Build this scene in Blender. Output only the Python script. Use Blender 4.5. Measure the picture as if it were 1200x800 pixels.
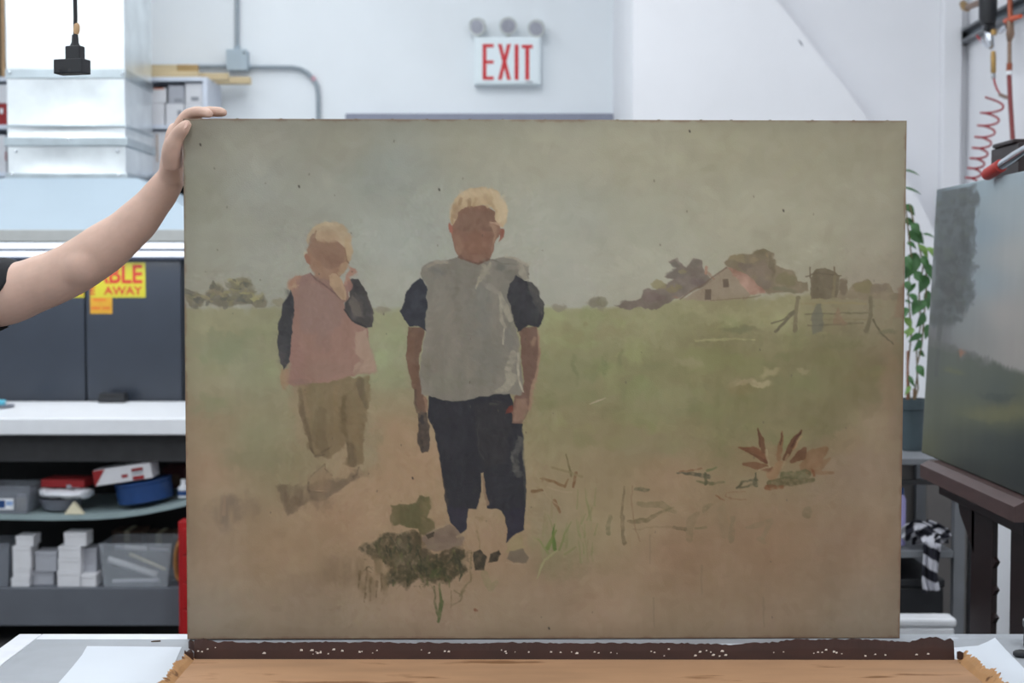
import bpy, bmesh, math, random
import numpy as np
from mathutils import Vector, Matrix
random.seed(7)
C = bpy.context.scene.collection
scene = bpy.context.scene
for o in list(bpy.data.objects):
    bpy.data.objects.remove(o)

# ------------------------------------------------------------------ camera
CAM_Z, PITCH, FPX = 1.58, math.radians(2.5), 1666.7
cam_data = bpy.data.cameras.new('camera')
cam_data.sensor_width = 36.0
cam_data.lens = 50.0
cam_data.dof.use_dof = True
cam_data.dof.focus_distance = 2.66
cam_data.dof.aperture_fstop = 4.6
cam_data.clip_end = 60
cam = bpy.data.objects.new('camera', cam_data)
C.objects.link(cam)
cam.location = (0, 0, CAM_Z)
cam.rotation_euler = (math.pi / 2 - PITCH, 0, 0)
scene.camera = cam

# ------------------------------------------------------------------ world, lamps, exposure
world = bpy.data.worlds.new('world')
scene.world = world
world.use_nodes = True
wbg = world.node_tree.nodes['Background']
wbg.inputs[0].default_value = (0.90, 0.955, 1.0, 1)
wbg.inputs[1].default_value = 0.82

def area(name, loc, rot, sx, sy, power, col=(1, 1, 1)):
    d = bpy.data.lights.new(name, 'AREA')
    d.shape = 'RECTANGLE'; d.size = sx; d.size_y = sy; d.energy = power; d.color = col
    o = bpy.data.objects.new(name, d); C.objects.link(o)
    o.location = loc; o.rotation_euler = rot
    return o
CEIL = 4.2
ADDED_LAMPS = [(-2.6, 4.6, 22), (-0.4, 5.0, 30), (1.4, 4.4, 4), (-1.3, 6.4, 8), (-3.2, 6.6, 4), (-1.5, 2.9, 30), (-3.8, 0.8, 40), (-0.4, 0.4, 24), (1.5, 0.8, 30)]  # added lamps, each placed and powered for the surfaces it brightens
for (lx, ly, pw) in ADDED_LAMPS:
    area('added_lamp_light', (lx, ly, CEIL - 0.13), (0, 0, 0), 0.55, 1.7, pw, (0.93, 0.97, 1.0))

vs = scene.view_settings
scene.display_settings.display_device = 'sRGB'
vs.view_transform = 'Standard'
vs.look = 'None'
vs.gamma = 1.0
vs.use_curve_mapping = False
vs.exposure = 0.0

LEDW = 2.6
GAIN1, GAIN2 = (1.28, 1.23, 1.15), (1.25, 1.22, 1.18)              # pigment gain per channel, making up for dim tinted light on the paintings
SKIN = (206, 172, 155)
# ------------------------------------------------------------------ helpers
def lin(c):
    r = []
    for v in c[:3]:
        v = v / 255.0
        r.append(v / 12.92 if v <= 0.04045 else ((v + 0.055) / 1.055) ** 2.4)
    return tuple(r)

CP, SP = math.cos(PITCH), math.sin(PITCH)
def ray(px, py):
    x = (px - 600.0) / FPX; y = -(py - 400.0) / FPX
    return Vector((x, CP + y * SP, -SP + y * CP))
def P(px, py, Y):                       # the point at depth Y that was measured at (px, py) in the photograph
    d = ray(px, py); return Vector((0, 0, CAM_Z)) + d * (Y / d.y)
def PZ(px, py, Z):                      # the same for a known height
    d = ray(px, py); return Vector((0, 0, CAM_Z)) + d * ((Z - CAM_Z) / d.z)
def PX(px, py, X):                      # the same for a known X
    d = ray(px, py); return Vector((0, 0, CAM_Z)) + d * (X / d.x)

_mats = {}
def M(name, rgb, rough=0.5, metal=0.0, var=0.05, scale=18.0, bump=0.0, spec=0.5, stretch=None, emit=None, estr=0.0,
      alpha=1.0, trans=0.0, spots=None, coat=0.0):
    if name in _mats: return _mats[name]
    m = bpy.data.materials.new(name); m.use_nodes = True
    nt = m.node_tree; b = nt.nodes['Principled BSDF']
    c = lin(rgb)
    tc = nt.nodes.new('ShaderNodeTexCoord'); mp = nt.nodes.new('ShaderNodeMapping')
    if stretch: mp.inputs['Scale'].default_value = stretch
    nz = nt.nodes.new('ShaderNodeTexNoise'); nz.inputs['Scale'].default_value = scale
    nz.inputs['Detail'].default_value = 4.0
    nt.links.new(tc.outputs['Object'], mp.inputs[0]); nt.links.new(mp.outputs[0], nz.inputs['Vector'])
    rp = nt.nodes.new('ShaderNodeValToRGB')
    rp.color_ramp.elements[0].position = 0.3; rp.color_ramp.elements[1].position = 0.7
    rp.color_ramp.elements[0].color = tuple(max(0, v * (1 - var)) for v in c) + (1,)
    rp.color_ramp.elements[1].color = tuple(min(1, v * (1 + var)) for v in c) + (1,)
    nt.links.new(nz.outputs['Fac'], rp.inputs[0])
    out = rp.outputs[0]
    if spots:                            # (colour, scale, threshold): dirt, wear, flecks with a shape of their own
        n2 = nt.nodes.new('ShaderNodeTexNoise'); n2.inputs['Scale'].default_value = spots[1]; n2.inputs['Detail'].default_value = 6
        nt.links.new(mp.outputs[0], n2.inputs['Vector'])
        r2 = nt.nodes.new('ShaderNodeValToRGB')
        r2.color_ramp.elements[0].position = spots[2]; r2.color_ramp.elements[1].position = min(1, spots[2] + 0.06)
        nt.links.new(n2.outputs['Fac'], r2.inputs[0])
        mx = nt.nodes.new('ShaderNodeMix'); mx.data_type = 'RGBA'
        nt.links.new(r2.outputs[0], mx.inputs['Factor']); nt.links.new(out, mx.inputs['A'])
        mx.inputs['B'].default_value = lin(spots[0]) + (1,)
        out = mx.outputs['Result']
    nt.links.new(out, b.inputs['Base Color'])
    b.inputs['Roughness'].default_value = rough
    b.inputs['Metallic'].default_value = metal
    b.inputs['Specular IOR Level'].default_value = spec
    b.inputs['Coat Weight'].default_value = coat
    if trans:
        b.inputs['Transmission Weight'].default_value = trans; b.inputs['IOR'].default_value = 1.12
    if alpha < 1: b.inputs['Alpha'].default_value = alpha
    if emit:
        b.inputs['Emission Color'].default_value = lin(emit) + (1,); b.inputs['Emission Strength'].default_value = estr
    if bump:
        bp = nt.nodes.new('ShaderNodeBump'); bp.inputs['Strength'].default_value = bump; bp.inputs['Distance'].default_value = 0.004
        nt.links.new(nz.outputs['Fac'], bp.inputs['Height']); nt.links.new(bp.outputs[0], b.inputs['Normal'])
    _mats[name] = m
    return m

def tag(o, label=None, cat=None, group=None, kind=None):
    if label: o['label'] = label
    if cat: o['category'] = cat
    if group: o['group'] = group
    if kind: o['kind'] = kind
    return o
def thing(name, label, cat, loc, group=None):
    o = bpy.data.objects.new(name, None); C.objects.link(o)
    o.location = loc; o.empty_display_size = 0.05
    return tag(o, label, cat, group)

class MB:
    """collects shapes (world coordinates), then links them as one mesh object"""
    def __init__(s): s.v = []; s.f = []
    def raw(s, vs, fs):
        n = len(s.v); s.v += [tuple(v) for v in vs]; s.f += [tuple(i + n for i in f) for f in fs]; return s
    def box(s, x0, x1, y0, y1, z0, z1, rot=None, at=None):
        vs = [Vector((x, y, z)) for x in (x0, x1) for y in (y0, y1) for z in (z0, z1)]
        if rot is not None:
            c = Vector(at) if at is not None else Vector(((x0 + x1) / 2, (y0 + y1) / 2, (z0 + z1) / 2))
            vs = [rot @ (v - c) + c for v in vs]
        return s.raw(vs, [(0, 1, 3, 2), (4, 6, 7, 5), (0, 4, 5, 1), (2, 3, 7, 6), (0, 2, 6, 4), (1, 5, 7, 3)])
    def bbox(s, x0, x1, y0, y1, z0, z1, b=0.004, rot=None, at=None):      # box with chamfered edges
        bm = bmesh.new(); bmesh.ops.create_cube(bm, size=1)
        for v in bm.verts:
            v.co = Vector(((x0 + x1) / 2 + v.co.x * (x1 - x0), (y0 + y1) / 2 + v.co.y * (y1 - y0), (z0 + z1) / 2 + v.co.z * (z1 - z0)))
        bmesh.ops.bevel(bm, geom=list(bm.edges), offset=b, segments=2, affect='EDGES', profile=0.5)
        vs = [v.co.copy() for v in bm.verts]; bm.verts.index_update()
        fs = [tuple(v.index for v in f.verts) for f in bm.faces]; bm.free()
        if rot is not None:
            c = Vector(at) if at is not None else Vector(((x0 + x1) / 2, (y0 + y1) / 2, (z0 + z1) / 2))
            vs = [rot @ (v - c) + c for v in vs]
        return s.raw(vs, fs)
    def tube(s, pts, rad, seg=12, cap=True, flat=None, closed=False):
        """sweep a circle along pts; rad is a number or a list of numbers / (a, b) pairs; flat: axis of the second radius"""
        pts = [Vector(p) for p in pts]; n = len(pts)
        if not isinstance(rad, (list, tuple)): rad = [rad] * n
        rings = []; prev = None
        for i, p in enumerate(pts):
            if closed: t = (pts[(i + 1) % n] - pts[i - 1])
            else: t = (pts[min(i + 1, n - 1)] - pts[max(i - 1, 0)])
            t.normalize()
            if flat is not None:
                b = Vector(flat) - t * Vector(flat).dot(t); b.normalize(); a = t.cross(b)
            else:
                if prev is None:
                    h = Vector((0, 0, 1)) if abs(t.z) < 0.9 else Vector((1, 0, 0))
                    a = t.cross(h).normalized()
                else:
                    a = prev - t * prev.dot(t); a.normalize()
                b = t.cross(a); prev = a
            r = rad[i]; ra, rb = (r, r) if not isinstance(r, (list, tuple)) else r
            rings.append([p + a * (ra * math.cos(2 * math.pi * k / seg)) + b * (rb * math.sin(2 * math.pi * k / seg)) for k in range(seg)])
        vs = [v for r in rings for v in r]; fs = []
        m = n if closed else n - 1
        for i in range(m):
            for k in range(seg):
                a = i * seg + k; b = i * seg + (k + 1) % seg; j = ((i + 1) % n) * seg
                fs.append((a, b, j + (k + 1) % seg, j + k))
        if cap and not closed:
            fs.append(tuple(reversed(range(seg)))); fs.append(tuple((n - 1) * seg + k for k in range(seg)))
        return s.raw(vs, fs)
    def lathe(s, c, prof, seg=24, axis=(0, 0, 1), cap=True):
        """prof: (radius, distance along axis) pairs"""
        c = Vector(c); ax = Vector(axis).normalized()
        h = Vector((0, 0, 1)) if abs(ax.z) < 0.9 else Vector((1, 0, 0))
        a = ax.cross(h).normalized(); b = ax.cross(a)
        vs = []; fs = []
        for (r, d) in prof:
            for k in range(seg):
                t = 2 * math.pi * k / seg
                vs.append(c + ax * d + a * (r * math.cos(t)) + b * (r * math.sin(t)))
        for i in range(len(prof) - 1):
            for k in range(seg):
                fs.append((i * seg + k, i * seg + (k + 1) % seg, (i + 1) * seg + (k + 1) % seg, (i + 1) * seg + k))
        if cap:
            fs.append(tuple(reversed(range(seg)))); fs.append(tuple((len(prof) - 1) * seg + k for k in range(seg)))
        return s.raw(vs, fs)
    def prism(s, pts, d):
        """polygon (3-D points) swept along the vector d"""
        pts = [Vector(p) for p in pts]; d = Vector(d); n = len(pts)
        fs = [tuple(range(n)), tuple(reversed(range(n, 2 * n)))]
        for i in range(n): fs.append((i, n + i, n + (i + 1) % n, (i + 1) % n))
        return s.raw(pts + [p + d for p in pts], fs)
    def build(s, name, mat, parent=None, smooth=False, fix=True):
        me = bpy.data.meshes.new(name); me.from_pydata(s.v, [], s.f)
        if fix:
            bm = bmesh.new(); bm.from_mesh(me); bmesh.ops.recalc_face_normals(bm, faces=bm.faces); bm.to_mesh(me); bm.free()
        if smooth:
            me.polygons.foreach_set('use_smooth', [True] * len(me.polygons))
            try: me.set_sharp_from_angle(angle=math.radians(38))
            except Exception: pass
        me.materials.append(mat); me.update()
        o = bpy.data.objects.new(name, me); C.objects.link(o)
        if parent is not None:
            o.parent = parent
            if parent.parent is None: o.matrix_parent_inverse = Matrix.Translation(-Vector(parent.location))
        return o

def struct(name, mb, mat):
    return tag(mb.build(name, mat), kind='structure')

def px_rect(x0, y0, x1, y1, Y):
    """world X and Z extents of a front face measured at depth Y"""
    a = P(x0, y0, Y); b = P(x1, y1, Y)
    return a.x, b.x, b.z, a.z

def lettering(name, text, x0, x1, y, z0, z1, mat, parent, bold=0.0, face=-1):
    """flat printed letters filling the given rectangle, facing the room"""
    cu = bpy.data.curves.new(name, 'FONT'); cu.body = text; cu.offset = bold; cu.align_x = 'LEFT'
    ob = bpy.data.objects.new(name, cu); C.objects.link(ob)
    bpy.context.view_layer.update(); dg = bpy.context.evaluated_depsgraph_get()
    me = bpy.data.meshes.new_from_object(ob.evaluated_get(dg))
    bpy.data.objects.remove(ob); bpy.data.curves.remove(cu)
    co = np.empty(len(me.vertices) * 3); me.vertices.foreach_get('co', co); co = co.reshape(-1, 3)
    mn = co.min(0); mx = co.max(0)
    out = np.empty_like(co)
    out[:, 0] = x0 + (co[:, 0] - mn[0]) / (mx[0] - mn[0]) * (x1 - x0)
    out[:, 2] = z0 + (co[:, 1] - mn[1]) / (mx[1] - mn[1]) * (z1 - z0)
    out[:, 1] = y
    vs = [tuple(v) for v in out]; fs = [tuple(p.vertices) for p in me.polygons]
    bpy.data.meshes.remove(me)
    mb = MB(); mb.raw(vs, fs)
    return mb.build(name, mat, parent, fix=False)
# ------------------------------------------------------------------ oil paint laid on a canvas grid (pigment colours only)
def vnoise(h, w, cells, seed, octaves=1):
    """smooth value noise in -1..1; cells = (rows, columns) of the coarsest grid"""
    rng = np.random.RandomState(seed); out = np.zeros((h, w)); amp = 1.0; tot = 0
    cy, cx = cells
    for o in range(octaves):
        g = rng.uniform(-1, 1, (cy + 3, cx + 3))
        y = np.linspace(0, cy, h); x = np.linspace(0, cx, w)
        y0 = np.minimum(y.astype(int), cy); x0 = np.minimum(x.astype(int), cx)
        fy = y - y0; fx = x - x0
        fy = fy * fy * (3 - 2 * fy); fx = fx * fx * (3 - 2 * fx)
        a = g[y0][:, x0]; b = g[y0][:, x0 + 1]; c = g[y0 + 1][:, x0]; d = g[y0 + 1][:, x0 + 1]
        fx_ = fx[None, :]; fy_ = fy[:, None]
        out += amp * ((a * (1 - fx_) + b * fx_) * (1 - fy_) + (c * (1 - fx_) + d * fx_) * fy_)
        tot += amp; amp *= 0.5; cy *= 2; cx *= 2
    return out / tot

class Painter:
    """X, Y: the drawing coordinates of every grid point (those of the survey of the painting)"""
    def __init__(s, X, Y, seed=1):
        s.X, s.Y = X, Y; s.h, s.w = X.shape
        s.img = np.zeros((s.h, s.w, 3)); s.k = 1.0
        s.x0, s.x1 = X.min(), X.max(); s.y0, s.y1 = Y.min(), Y.max()
        k = 6
        s.n1 = vnoise(s.h, s.w, (s.h // 11, s.w // 11), seed, 3) * 1.7
        s.n2 = vnoise(s.h, s.w, (s.h // 11, s.w // 11), seed + 1, 3) * 1.7
        s.str_v = vnoise(s.h, s.w, (s.h // 30, s.w // 8), seed + 2, 2)     # upright brush streaks
        s.str_h = vnoise(s.h, s.w, (s.h // 8, s.w // 30), seed + 3, 2)     # level brush streaks
        s.mot = vnoise(s.h, s.w, (s.h // 45, s.w // 45), seed + 4, 3)      # slow mottling
        s.fine = vnoise(s.h, s.w, (s.h // 4, s.w // 4), seed + 5, 2)
    def sub(s, bx0, by0, bx1, by1):
        j0 = int((bx0 - s.x0) / (s.x1 - s.x0) * s.w) - 8; j1 = int((bx1 - s.x0) / (s.x1 - s.x0) * s.w) + 9
        i0 = int((by0 - s.y0) / (s.y1 - s.y0) * s.h) - 8; i1 = int((by1 - s.y0) / (s.y1 - s.y0) * s.h) + 9
        return slice(max(0, i0), max(0, min(s.h, i1))), slice(max(0, j0), max(0, min(s.w, j1)))
    def base(s, pts, mask=None, power=3.0):
        """ground colours scattered over the canvas, blended smoothly"""
        st = 6
        xs = s.X[::st, ::st]; ys = s.Y[::st, ::st]
        acc = np.zeros(xs.shape + (3,)); wt = np.zeros(xs.shape)
        for (x, y, c) in pts:
            w = 1.0 / ((xs - x) ** 2 + ((ys - y) * 1.25) ** 2 + 300) ** (power / 2)
            acc += w[..., None] * np.array(c, float); wt += w
        small = acc / wt[..., None]
        yi = np.minimum(np.arange(s.h) / st, small.shape[0] - 1.001); xi = np.minimum(np.arange(s.w) / st, small.shape[1] - 1.001)
        y0 = yi.astype(int); x0 = xi.astype(int); fy = (yi - y0)[:, None, None]; fx = (xi - x0)[None, :, None]
        full = (small[y0][:, x0] * (1 - fx) + small[y0][:, x0 + 1] * fx) * (1 - fy) + (small[y0 + 1][:, x0] * (1 - fx) + small[y0 + 1][:, x0 + 1] * fx) * fy
        if mask is None: s.img[:] = full
        else: s.img[:] = s.img * (1 - mask[..., None]) + full * mask[..., None]
    def lay(s, sl, a, col, tex, strk):
        c = np.array(col, float)[None, None, :]
        if max(col) > 90: c = c * s.k
        t = (s.mot[sl] * 0.6 + {'v': s.str_v, 'h': s.str_h, 'n': s.n1}[strk][sl] * 0.8)[..., None] * tex
        s.img[sl] = s.img[sl] * (1 - a[..., None]) + (c + t) * a[..., None]
    def poly(s, pts, col, a=1.0, soft=1.2, wob=1.3, tex=5, strk='n', smooth=0, dry=0.0):
        pts = np.array(pts, float)
        for _ in range(smooth):
            q = np.roll(pts, -1, 0); pts = np.stack([pts * 0.75 + q * 0.25, pts * 0.25 + q * 0.75], 1).reshape(-1, 2)
        sl = s.sub(pts[:, 0].min() - soft, pts[:, 1].min() - soft, pts[:, 0].max() + soft, pts[:, 1].max() + soft)
        X = s.X[sl] + s.n1[sl] * wob; Y = s.Y[sl] + s.n2[sl] * wob
        d = np.full(X.shape, 1e9); ins = np.zeros(X.shape, bool)
        n = len(pts)
        for i in range(n):
            ax, ay = pts[i]; bx, by = pts[(i + 1) % n]
            ex, ey = bx - ax, by - ay; L = ex * ex + ey * ey + 1e-9
            t = np.clip(((X - ax) * ex + (Y - ay) * ey) / L, 0, 1)
            d = np.minimum(d, (X - ax - t * ex) ** 2 + (Y - ay - t * ey) ** 2)
            if ay != by:
                cr = ((ay > Y) != (by > Y)) & (X < (bx - ax) * (Y - ay) / (by - ay) + ax)
                ins ^= cr
        d = np.sqrt(d) * np.where(ins, 1, -1)
        m = np.clip(d / (1.3 * soft) + 0.5, 0, 1); m = m * m * (3 - 2 * m)
        if dry: m = m * np.clip(1 - dry + dry * (0.5 + {'v': s.str_v, 'h': s.str_h, 'n': s.fine}[strk][sl] * 1.6), 0, 1)
        s.lay(sl, m * a, col, tex, strk)
    def stroke(s, pts, w, col, a=1.0, soft=0.8, wob=0.8, tex=4, strk='n', dry=0.0):
        pts = np.array(pts, float); n = len(pts)
        if not isinstance(w, (list, tuple)): w = [w] * n
        mw = max(w) + soft
        sl = s.sub(pts[:, 0].min() - mw, pts[:, 1].min() - mw, pts[:, 0].max() + mw, pts[:, 1].max() + mw)
        X = s.X[sl] + s.n1[sl] * wob; Y = s.Y[sl] + s.n2[sl] * wob
        best = np.full(X.shape, -1e9)
        for i in range(n - 1):
            ax, ay = pts[i]; bx, by = pts[i + 1]
            ex, ey = bx - ax, by - ay; L = ex * ex + ey * ey + 1e-9
            t = np.clip(((X - ax) * ex + (Y - ay) * ey) / L, 0, 1)
            best = np.maximum(best, (w[i] * (1 - t) + w[i + 1] * t) * 0.5 - np.sqrt((X - ax - t * ex) ** 2 + (Y - ay - t * ey) ** 2))
        m = np.clip(best / (1.3 * soft) + 0.5, 0, 1)
        if dry: m = m * np.clip(1 - dry + dry * (0.5 + {'v': s.str_v, 'h': s.str_h, 'n': s.fine}[strk][sl] * 1.6), 0, 1)
        s.lay(sl, m * a, col, tex, strk)
    def blob(s, x, y, rx, ry, col, a=0.6, tex=4, strk='n', hard=1.0, dry=0.0, wob=3):
        sl = s.sub(x - 2.2 * rx, y - 2.2 * ry, x + 2.2 * rx, y + 2.2 * ry)
        X = s.X[sl] + s.n1[sl] * wob; Y = s.Y[sl] + s.n2[sl] * wob
        r = np.sqrt(((X - x) / rx) ** 2 + ((Y - y) / ry) ** 2)
        m = np.clip((1.5 - r) * hard, 0, 1); m = m * m * (3 - 2 * m)
        if dry: m = m * np.clip(1 - dry + dry * (0.5 + {'v': s.str_v, 'h': s.str_h, 'n': s.fine}[strk][sl] * 1.6), 0, 1)
        s.lay(sl, m * a, col, tex, strk)

def _repaint(s, n, L, W, jit, seed, box, a=.6, spread=.7, base=0.0, keep=26.0):
    """go over part of the canvas with short loaded strokes that pick up the colour already there"""
    rng = np.random.RandomState(seed); src = s.img.copy()
    j0 = (box[0] - s.x0) / (s.x1 - s.x0) * s.w; j1 = (box[2] - s.x0) / (s.x1 - s.x0) * s.w
    i0 = (box[1] - s.y0) / (s.y1 - s.y0) * s.h; i1 = (box[3] - s.y0) / (s.y1 - s.y0) * s.h
    r = int(L / 2 + 2); dy, dx = np.mgrid[-r:r + 1, -r:r + 1].astype(float)
    for _ in range(n):
        i = int(rng.uniform(i0, i1)); j = int(rng.uniform(j0, j1))
        if not (r <= i < s.h - r and r <= j < s.w - r): continue
        t = base + s.mot[i, j] * 2.5 + rng.normal(0, spread)
        u = dx * math.cos(t) + dy * math.sin(t); v = -dx * math.sin(t) + dy * math.cos(t)
        m = np.clip(1.25 - (2 * u / L) ** 2, 0, 1) * np.clip((W / 2 - np.abs(v)) + .5, 0, 1)
        m *= (.8 + .2 * np.sin(v * 4 + rng.uniform(0, 6))) * a
        c = src[i, j] + rng.normal(0, jit) + rng.normal(0, jit * .3, 3)
        p = s.img[i - r:i + r + 1, j - r:j + r + 1]
        m = m * np.exp(-((p - src[i, j]) ** 2).sum(-1) / (2 * keep * keep))
        p[:] = p * (1 - m[..., None]) + c * m[..., None]
Painter.repaint = _repaint

def paint_children(X, Y):
    p = Painter(X, Y, 11)
    sky = [(220,150,(128,125,113)),(300,160,(141,139,127)),(400,165,(139,137,123)),(300,220,(143,144,135)),(225,230,(136,135,120)),(260,280,(140,140,127)),
           (300,300,(146,147,137)),(240,330,(142,140,126)),(450,200,(138,142,134)),(470,280,(148,152,144)),(450,340,(148,149,138)),(560,160,(146,144,128)),(640,170,(149,146,129)),
           (660,260,(153,154,142)),(660,330,(153,153,142)),(750,180,(153,149,129)),(760,280,(155,154,138)),(740,330,(154,152,137)),(850,170,(147,142,120)),(850,250,(153,149,130)),
           (950,180,(145,140,119)),(950,270,(150,146,126)),(1040,155,(138,132,112)),(1040,260,(142,137,119)),(1040,320,(138,130,113))]
    p.base(sky)
    gnd = [(240,370,(138,135,107)),(300,380,(136,135,108)),(460,372,(139,141,111)),(650,370,(142,142,108)),(750,370,(140,138,104)),(900,365,(137,132,99)),(1035,370,(126,117,94)),
           (235,430,(138,132,106)),(290,430,(136,136,110)),(450,420,(137,140,112)),(460,445,(135,136,108)),(660,430,(127,126,94)),(750,430,(119,117,83)),(850,430,(117,112,78)),(950,430,(110,104,73)),(1035,430,(113,101,76)),
           (225,500,(142,122,98)),(250,500,(137,123,98)),(300,505,(127,124,96)),(335,540,(126,116,89)),(460,500,(148,124,98)),(460,470,(143,130,103)),(650,500,(128,121,90)),(750,500,(125,118,86)),(850,490,(118,112,80)),(950,485,(112,105,75)),(1035,500,(128,110,90)),
           (240,545,(142,119,96)),(450,560,(147,123,97)),(485,540,(149,124,98)),(700,550,(134,120,93)),(780,560,(138,117,92)),(1010,545,(128,110,91)),(640,590,(140,126,99)),(690,610,(140,126,98)),
           (240,640,(134,114,93)),(330,640,(138,116,91)),(400,600,(145,120,95)),(575,640,(143,120,96)),(640,690,(139,118,96)),(800,650,(133,109,86)),(900,640,(129,105,82)),(1000,640,(128,107,87)),(1045,700,(130,113,95)),
           (240,720,(132,117,100)),(350,720,(136,117,97)),(500,720,(144,121,99)),(700,720,(144,120,97)),(900,720,(138,116,94)),(1030,735,(132,116,98))]
    st = np.clip((X - 715) / 120, 0, 1); edge = 358 - 14 * st * st * (3 - 2 * st) + p.n1 * 1.2
    mask = np.clip((Y - edge) / 4 + 0.5, 0, 1)
    p.base(gnd, mask)
    # brushwork of sky, field and bare ground
    sm = (1 - mask)[..., None]
    p.img += p.mot[..., None] * 6 + (p.str_h * 1.6 + p.n1 * 1.6)[..., None]
    p.img += (1 - sm) * (p.str_v * 2.2)[..., None]
    rng = np.random.RandomState(3)
    for _ in range(70):                                   # loose sky touches
        x = rng.uniform(230, 1045); y = rng.uniform(150, 345); c = p.img[int((y - p.y0) / (p.y1 - p.y0) * p.h) % p.h, int((x - p.x0) / (p.x1 - p.x0) * p.w) % p.w]
        p.blob(x, y, rng.uniform(14, 40), rng.uniform(5, 14), c + rng.uniform(-6, 7), 0.4, tex=2)
    for _ in range(150):                                  # grass touches
        x = rng.uniform(620, 1040) if rng.rand() < .7 else rng.uniform(225, 470); y = rng.uniform(364, 520 if x > 600 else 470)
        c = p.img[int((y - p.y0) / (p.y1 - p.y0) * p.h), int((x - p.x0) / (p.x1 - p.x0) * p.w)]
        p.blob(x, y, rng.uniform(6, 26), rng.uniform(3, 12), c + np.array([1, 1, .7]) * rng.uniform(-8, 9) + np.array([-1, 1, -1]) * rng.uniform(0, 4), 0.5, tex=3, strk='v', wob=5)
    for (x, y, rx, ry, c, a) in [(250, 470, 22, 14, (118, 124, 96), .4), (300, 535, 40, 14, (116, 113, 86), .5), (430, 520, 14, 34, (124, 122, 96), .4), (265, 405, 30, 20, (120, 127, 100), .5),
                                 (660, 400, 26, 26, (127, 124, 90), .5), (900, 395, 110, 8, (118, 112, 82), .6), (700, 388, 60, 6, (128, 122, 90), .5), (780, 470, 50, 22, (128, 128, 94), .5),
                                 (930, 450, 60, 20, (118, 115, 82), .5), (1000, 450, 30, 40, (108, 101, 70), .5), (860, 480, 40, 22, (112, 108, 74), .5), (1045, 440, 12, 40, (128, 106, 84), .5),
                                 (255, 380, 26, 6, (146, 141, 112), .5), (860, 365, 70, 7, (146, 141, 106), .5), (760, 520, 50, 16, (128, 117, 92), .5), (985, 520, 26, 16, (128, 112, 84), .5)]:
        p.blob(x, y, rx, ry, c, a, tex=5, strk='v', wob=7)
    for (x, y, rx, ry, c, a) in [(890, 446, 10, 4, (160, 148, 116), .8), (902, 434, 9, 5, (152, 142, 108), .7), (872, 444, 12, 3, (148, 132, 104), .6), (805, 422, 16, 5, (146, 136, 108), .5), (690, 432, 10, 10, (116, 118, 84), .6), (672, 430, 3, 14, (104, 108, 74), .5), (708, 425, 3, 14, (104, 110, 74), .5), (725, 418, 3, 12, (106, 110, 76), .4), (940, 432, 8, 3, (150, 140, 110), .5), (868, 452, 16, 5, (118, 106, 72), .5)]:
        p.blob(x, y, rx, ry, c, a, wob=4)
    p.stroke([(690, 471), (700, 467), (708, 464)], [1, 1.6, 1], (165, 150, 130), .8)
    p.stroke([(815, 397), (850, 395), (885, 396)], [2, 3, 1.5], (150, 146, 104), .7)
    p.repaint(2600, 26, 9, 2.2, 5, (216, 140, 1060, 356), a=.5, spread=.8)
    p.repaint(3200, 18, 7, 3.0, 6, (216, 358, 1060, 746), a=.5, spread=.9, base=.6)
    p.k = .95
    # trees on the far left
    for (x, y, rx, ry, c) in [(326, 352, 8, 5, (136, 130, 109)), (230, 348, 10, 7, (124, 116, 98)), (225, 343, 8, 7, (126, 120, 98)), (254, 344, 15, 12, (116, 111, 98)), (252, 335, 9, 7, (128, 120, 98)), (284, 338, 15, 13, (120, 116, 98)), (282, 328, 10, 6, (126, 121, 98)),
                              (270, 350, 22, 7, (114, 109, 94)), (302, 351, 10, 5, (118, 112, 94)), (292, 344, 16, 5, (148, 141, 100)), (275, 326, 7, 3, (148, 141, 106)), (288, 349, 9, 6, (112, 108, 92)), (262, 340, 7, 4, (140, 132, 104)), (240, 346, 7, 3, (142, 134, 102)), (300, 345, 7, 2.5, (150, 145, 104))]:
        p.blob(x, y, rx * .78, ry * .78, c, .85, hard=2.2, wob=3)
    for (x, y, rx, ry) in [(451, 360, 9, 4), (655, 357, 10, 4), (702, 353, 10, 6), (740, 356, 8, 3)]: p.blob(x, y, rx * .8, ry * .8, (132, 127, 110), .75, hard=1.6)
    p.k = .92
    for _ in range(120):
        x = rng.uniform(222, 318); y = rng.uniform(322, 357); jj = int((x - p.x0) / (p.x1 - p.x0) * p.w); ii = int((y - p.y0) / (p.y1 - p.y0) * p.h)
        if p.img[ii, jj].mean() > 128: continue
        p.blob(x, y, rng.uniform(1.5, 4), rng.uniform(1, 2.5), [(96, 96, 88), (118, 114, 94), (138, 132, 98), (106, 104, 96)][rng.randint(4)], .6, hard=2)
    # farm on the right: Z turns survey coordinates of that close-up into canvas ones
    Z = lambda L: [(680 + x / 3.077, 260 + y / 3.077) for (x, y) in L]
    p.blob(697, 352, 7, 6, (122, 117, 100), .8, hard=2); p.blob(707, 351, 5, 5, (124, 120, 98), .7, hard=2)
    p.poly(Z([(120, 300), (150, 282), (200, 280), (230, 240), (270, 235), (330, 205), (300, 190), (345, 165), (318, 135), (345, 125), (380, 160), (410, 128), (437, 135), (450, 170), (470, 200), (400, 250), (350, 272), (280, 300), (200, 306)]), (118, 106, 97), .9, soft=1.6, wob=2.4, tex=9)
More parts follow.
